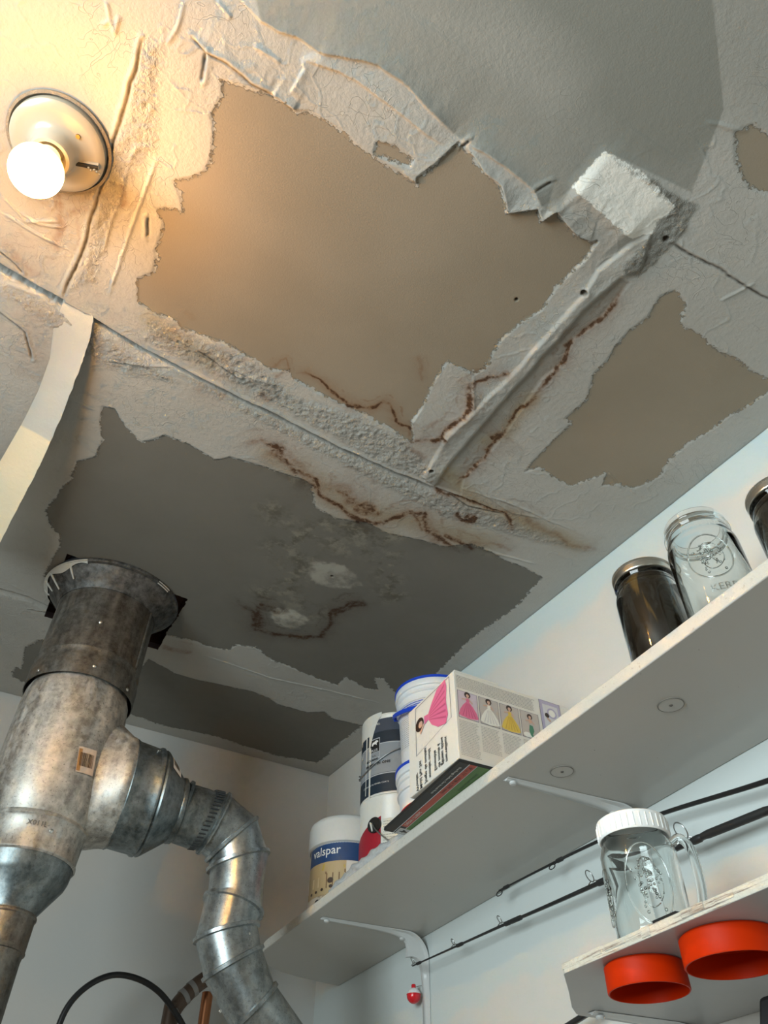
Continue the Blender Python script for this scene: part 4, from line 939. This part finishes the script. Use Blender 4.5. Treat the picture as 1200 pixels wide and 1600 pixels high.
for v in (.112, .117, .122): bl.grid(lambda u, q: SP2(u, v + q, .0004), -.105, .03, 0, .0016, 26, 1)
bl.build('blue_lines', pb, p2, 60)

# ceiling paint pail at the far end
VC = (.748, 1.5775); va = facing(VC); vr = .079
vp = empty('paint_pail', (*VC, zp), 'white ceiling paint pail with navy band and room picture at the far shelf end', 'paint pail')
milk = simple('milky_plastic', (.66, .66, .64), .4)
MB().lathe([(.001, .003), (vr - .006, 0), (vr - .002, .004), (vr, .012), (vr, .130), (vr + .001, .138), (vr + .004, .142), (vr + .004, .150)], (*VC, zp), 80).build('pail_body', milk, vp, 40)
MB().lathe([(vr + .002, .134), (vr + .0065, .136), (vr + .0065, .182), (vr + .004, .190), (vr - .003, .196), (vr - .010, .197), (.001, .192)], (*VC, zp), 80).build('lid', milk, vp, 40)
SV = surf(VC, vr, va, zp)
vt = lambda z_: z_ - .5635
vb = P_('valspar_navy', (.012, .055, .17))
wrap_patch(SV, vr, -78, 60, vt(.6585), vt(.6985), vb, vp, 'label_band')
wrap_patch(SV, vr, -78, 0, .028, vt(.6585), P_('picture_tan', (.46, .36, .20)), vp, 'room_picture')
wrap_patch(SV, vr, 0, 60, .006, vt(.6585), P_('label_pale', (.62, .62, .60)), vp, 'label_side')
wrap_patch(SV, vr, -78, 0, .002, .028, P_('label_tan_pale', (.60, .55, .46)), vp, 'label_foot')
def vpoly(pts, mat, name, e): MB().add([SV(math.radians(d_) * vr, v, e) for d_, v in pts], [tuple(range(len(pts)))]).build(name, mat, vp, 0)
vpoly([(-50, .086), (-36, .092), (-18, .094), (-2, .086), (-2, .080), (-20, .078), (-38, .078)], P_('pic_ochre', (.50, .38, .08)), 'pictured_ceiling', .0007)
vpoly([(-33, .075), (-1, .077), (-1, .071), (-33, .070)], P_('pic_wood', (.12, .05, .02)), 'pictured_beam', .0009)
vpoly([(-31, .070), (-1, .071), (-1, .040), (-31, .044)], P_('pic_window', (.68, .62, .48)), 'pictured_window', .0008)
for d_ in (-31, -21, -11, -2): vpoly([(d_, .071), (d_ + 1.4, .071), (d_ + 1.4, .040), (d_, .042)], P_('pic_wood2', (.14, .07, .03)), 'pictured_post', .0010)
vpoly([(-60, .066), (-44, .067), (-44, .046), (-60, .047)], P_('pic_frame', (.60, .50, .30)), 'pictured_frame', .0009)
vpoly([(-76, .042), (-1, .040), (-1, .030), (-76, .030)], P_('pic_floor', (.28, .18, .09)), 'pictured_floor', .0009)
for d_, v, s_ in ((-24, .056, 5), (-50, .038, 2.5), (-38, .040, 2.5), (-62, .037, 2.5), (-23, .044, 3)):
    vpoly([(d_ + s_ * math.cos(a), v + s_ * .0012 * math.sin(a)) for a in [k * PI / 5 for k in range(10)]], P_('pic_dark%d' % abs(d_), (.05, .03, .02)), 'pictured_flowers', .0012)
flat_text('valspar', .026, lambda u, v: SV(math.radians(-36) * vr + u, vt(.6735) + v, .0012), white_i, vp, bold=.0002, aspect=1.0)
flat_text('CEILING', .023, lambda u, v: SV(math.radians(-26) * vr + u, .006 + v, .0012), black_i, vp, bold=.0008, aspect=.85)
flat_text('INTERIOR', .006, lambda u, v: SV(math.radians(-34) * vr + u, .0245 + v, .0012), P_('ink_brown', (.2, .14, .08)), vp, spacing=1.2)

# crumpled plastic sheet on the front of the shelf
bg = MB(); N1, N2 = 60, 10
rows = []; random.seed(12)
for i in range(N1 + 1):
    y = 1.145 + (1.475 - 1.145) * i / N1; k = math.sin(PI * min(1, (i + 2) / (N1 + 6))) ** .35
    row = []
    for q in range(16):
        a = 2 * PI * q / 16; rr = .5 + .5 * math.sin(i * .9 + q * 1.7) * .25 + .1 * math.sin(i * .37 + q)
        row.append(Vector((.668 + .016 * math.cos(a) * k * (rr + .3), y, SZ1 + .015 * k * 1.0 + (.015 * k) * math.sin(a) * (rr + .45))))
    rows.append(row)
pt = NT('plastic_film'); pt.set(color=(.72, .75, .76), rough=.25, trans=.35, ior=1.3); pt.bump(pt.noise(90, 6, .6), 1, .004)
for r_ in rows:
    for v in r_: v.z = max(v.z, SZ1 + .0006)
o = bg.rings(rows).build('plastic_wrap', pt.m, smooth=80, at=(.668, 1.26, SZ1)); tag(o, 'crumpled clear plastic sheet lying along the front of the upper shelf', 'plastic sheet')

# sandpaper pack under the box
pk = empty('sandpaper_pack', (.72, 1.02, SZ1), 'flat sandpaper pack with black, red and green stripes under the cake pan box', 'sandpaper pack')
kx0, kx1, ky0, ky1 = .600, .825, .877, 1.140; kz = SZ1 + .0006
def KP(x, y):                                  # the pack is turned a little on the shelf
    a = math.radians(-3.0); dx, dy = x - .72, y - 1.0; return (.72 + dx * math.cos(a) - dy * math.sin(a) + .004, 1.0 + dx * math.sin(a) + dy * math.cos(a))
def kq(x0, x1, y0, y1, z0_, z1_, mat, name):
    return MB().prism([KP(x0, y0), KP(x1, y0), KP(x1, y1), KP(x0, y1)], z0_, z1_).build(name, mat, pk, 0)
kq(kx0, kx1, ky0, ky1, kz, kz + .0055, black_i, 'pack_body')
gr = P_('pack_green', (.07, .17, .035)); rd = P_('pack_red', (.45, .07, .04))
kq(kx0 + .0165, kx0 + .0175, ky0, ky1, kz - .0004, kz, greyl, 'stripe_line'); kq(kx0 + .0175, kx0 + .0295, ky0, ky1 - .03, kz - .0004, kz, rd, 'red_stripe')
kq(kx0 + .0295, kx0 + .0305, ky0, ky1, kz - .0004, kz, greyl, 'stripe_line'); kq(kx0 + .0305, kx1, ky0, ky1 - .022, kz - .0004, kz, gr, 'green_area')
kq(kx0 + .020, kx0 + .042, ky1 - .022, ky1 - .002, kz - .0005, kz, greyl, 'grit_square')
def kt(s_, size, x, y, mat, flip=1, **k):       # lettering on the underside, read from below
    flat_text(s_, size, lambda u, v: Vector((*KP(x + v, y + u), kz - .0007)) if flip == 1 else Vector((*KP(x - v, y - u), kz - .0007)), mat, pk, **k)
kt('9" x 11"  (228 x 279 mm)', .009, kx0 + .0200, ky0 + .006, P_('ink_black2', (.03, .02, .02)), align='LEFT')
kt('SHEETS / HOJAS', .008, kx0 + .0205, ky1 - .092, white_i, align='LEFT')
kt('One Rough Surface, One Smooth Finish', .0058, kx0 + .0065, ky0 + .012, white_i, align='LEFT')
kt('4', .020, kx0 + .024, ky1 - .018, black_i, align='LEFT', bold=.0004)
kt('EXTRA LARGE SHEETS', .006, kx0 + .040, ky0 + .02, P_('ink_dkgreen', (.02, .06, .02)), align='LEFT')

# cake pan box
bx0, bx1, by0, by1 = .597, .829, .883, 1.032; bz0 = SZ1 + .0068; bz1 = bz0 + .1545
bx = empty('cake_pan_box', (.71, .96, bz0), 'white cake pan box with doll dress cake pictures standing on the sandpaper pack', 'box')
card = P_('card_white', (.74, .70, .63), .45)
MB().box(bx0, by0, bz0, bx1, by1, bz1).build('carton', card, bx, 0, bevel=.0012)
MB().box(bx0 + .002, by0 - .0004, bz1 - .001, bx0 + .088, by0 + .03, bz1 + .0022).build('lid_flap', card, bx, 0)
def FB(u, v, e=.0004): return Vector((bx0 + u, by0 - e, bz0 + v))          # long face towards the viewer
def FA(u, v, e=.0004): return Vector((bx0 - e, by0 + u, bz0 + v))          # narrow face towards the room
def poly(fn, pts, mat, name, e): return MB().add([fn(u, v, e) for u, v in pts], [tuple(range(len(pts)))]).build(name, mat, bx, 0)
skin = P_('print_skin', (.62, .38, .28)); hair = P_('print_hair', (.04, .02, .015)); pink = P_('print_pink', (.72, .16, .30)); pinkd = P_('print_pink_dark', (.55, .09, .20)); lav = P_('print_lavender', (.42, .38, .52)); pale = P_('print_pale', (.58, .54, .54))
yell = P_('print_yellow', (.70, .50, .08)); wht = P_('print_white', (.80, .77, .70)); grn = P_('print_green', (.06, .22, .13)); frm = P_('print_frame', (.10, .09, .14))
def circle(u, v, r_, n_=16, sy=1.0): return [(u + r_ * math.cos(2 * PI * k / n_), v + r_ * sy * math.sin(2 * PI * k / n_)) for k in range(n_)]
def doll(fn, u, v, s_, gown, gd_, mer=False, rot=False):
    T = (lambda a, b, e: fn(u - b * s_, v + a * s_, e)) if rot else (lambda a, b, e: fn(u + a * s_, v + b * s_, e))
    if rot: T = lambda a, b, e: fn(u + (.5 - b) * s_, v + a * s_, e)
    if mer: poly(T, [(-.05, .55), (.10, .52), (.14, .30), (.04, .12), (.22, .02), (.34, .10), (.30, -.02), (.08, -.04), (-.06, .10), (-.10, .30)], gown, 'printed_tail', .0008); poly(T, circle(-.18, .08, .22, 14, .5), wht, 'printed_waves', .0007)
    else:
        poly(T, [(-.07, .62), (.07, .62), (.20, .48), (.33, .28), (.40, .06), (.30, .02), (.0, -.02), (-.30, .02), (-.40, .06), (-.33, .28), (-.20, .48)], gown, 'printed_gown', .0008)
        for k in range(5):
            x = -.26 + .13 * k; poly(T, [(x * .25, .56), (x * .25 + .012, .56), (x + .035, .05), (x, .05)], gd_, 'printed_fold', .0010)
    poly(T, [(-.06, .62), (.06, .62), (.09, .76), (-.09, .76)], gown if not mer else skin, 'printed_bodice', .0009)
    poly(T, [(-.05, .76), (.05, .76), (.03, .83), (-.03, .83)], skin, 'printed_neck', .0010)
    poly(T, circle(0, .905, .125), hair, 'printed_hair', .0009); poly(T, circle(0, .875, .065), skin, 'printed_face', .0012)
    poly(T, [(.07, .75), (.20, .62), (.17, .58), (.05, .70)], skin, 'printed_arm', .0011); poly(T, [(-.07, .75), (-.24, .72), (-.24, .68), (-.05, .70)], skin, 'printed_arm', .0011)
def frame(fn, u0, u1, v0, v1, bgm):
    poly(fn, [(u0, v0), (u1, v0), (u1, v1), (u0, v1)], frm, 'picture_border', .0004); k = .0007
    poly(fn, [(u0 + k, v0 + k), (u1 - k, v0 + k), (u1 - k, v1 - k), (u0 + k, v1 - k)], bgm, 'picture_ground', .0006)
for k, (gown, gd_, mer) in enumerate(((pink, pinkd, 0), (wht, pale, 0), (yell, P_('print_gold', (.55, .34, .04)), 0), (grn, grn, 1))):
    u0 = .0045 + .0405 * k; frame(FB, u0, u0 + .0375, .071, .120, P_('pic_bg%d' % k, (.60, .50, .56) if k == 0 else (.50, .44, .40))); doll(FB, u0 + .0187, .073, .046 if not mer else .042, gown, gd_, mer)
frame(FB, .170, .214, .093, .1535, lav); poly(FB, [(.176, .098), (.208, .098), (.208, .146), (.176, .146)], P_('pic_bg9', (.62, .60, .62)), 'picture_ground', .0008)
poly(FB, circle(.194, .131, .010), lav, 'printed_ring', .0010); poly(FB, circle(.194, .131, .007), wht, 'printed_ring', .0011); poly(FB, circle(.193, .108, .008, sy=.6), lav, 'printed_ring', .0010); poly(FB, circle(.183, .125, .0045), hair, 'printed_hair', .0010); poly(FB, [(.183, .122), (.190, .116), (.187, .113), (.181, .119)], skin, 'printed_arm', .0010)
def print_lines(fn, u0, u1, v0, v1, n_, seed, th=.0006):
    random.seed(seed); b = MB()
    for k in range(n_):
        v = v1 - (k + .5) * (v1 - v0) / n_; u = u0; ue = u1 - random.random() * .006
        while u < ue:
            l_ = random.uniform(.001, .004); b.grid(lambda a_, c_: fn(a_, c_, .0005), u, min(u + l_, ue), v, v + th, 1, 1); u += l_ + .0008
    return b.build('small_print', P_('print_grey%d' % seed, (.16, .15, .15)), bx, 0)
print_lines(FB, .004, .160, .124, .148, 9, 31, .0008)
for k, (vb_, n_) in enumerate(((.006, 22), (.022, 17), (.030, 14), (.04, 11))): print_lines(FB, .0045 + .0405 * k, .041 + .0405 * k, vb_, .0665, n_, 40 + k)
poly(FA, [(.014, .076), (.0145, .0755), (.124, .0605), (.1245, .0610)], frm, 'picture_border', .0006)
for q in ([(.013, .075), (.014, .075), (.014, .151), (.013, .151)], [(.123, .061), (.124, .061), (.124, .149), (.123, .149)], [(.013, .150), (.124, .148), (.124, .149), (.013, .151)]): poly(FA, q, frm, 'picture_border', .0006)
def FAd(u, v, e): return FA(u, v, e)
doll(lambda u, v, e: FAd(.070 + u, v, e), -.006, .113, .098, pink, pinkd, 0, True) if False else None
# the doll lies on its side on this face: head towards the far end, gown towards the corner
def lay(a, b, e): return FA(.024 + b * .096, .112 + a * .088, e)
poly(lay, [(-.06, .60), (.06, .60), (.22, .48), (.40, .30), (.46, .02), (.30, -.02), (.0, .02), (-.30, -.02), (-.44, .06), (-.38, .30), (-.22, .50)], pink, 'printed_gown', .0008)
for k in range(6):
    x = -.34 + .135 * k; poly(lay, [(x * .25, .56), (x * .25 + .012, .56), (x + .045, .04), (x, .04)], pinkd, 'printed_fold', .0010)
poly(lay, [(-.06, .60), (.06, .60), (.09, .74), (-.09, .74)], pink, 'printed_bodice', .0009)
poly(lay, circle(0, .90, .14), hair, 'printed_hair', .0009); poly(lay, circle(-.02, .86, .07), skin, 'printed_face', .0012); poly(lay, [(-.08, .73), (-.22, .86), (-.19, .90), (-.05, .78)], skin, 'printed_arm', .0011)
for k, (s_, u, vv) in enumerate((('Wonder', .126, .000), ('Mold Pan Set', .115, .000), ('Juego de moldes', .098, .003), ('wonder mold', .086, .006), ('Ensemble', .069, .010), ('de moule à', .057, .010), ('gâteau dôme', .047, .010), ('merveilleux', .036, .010))):
    flat_text(s_, .0112, lambda a_, c_: FA(u - c_, vv + a_ * .80, .0006), black_i, bx, align='LEFT', bold=.0002)
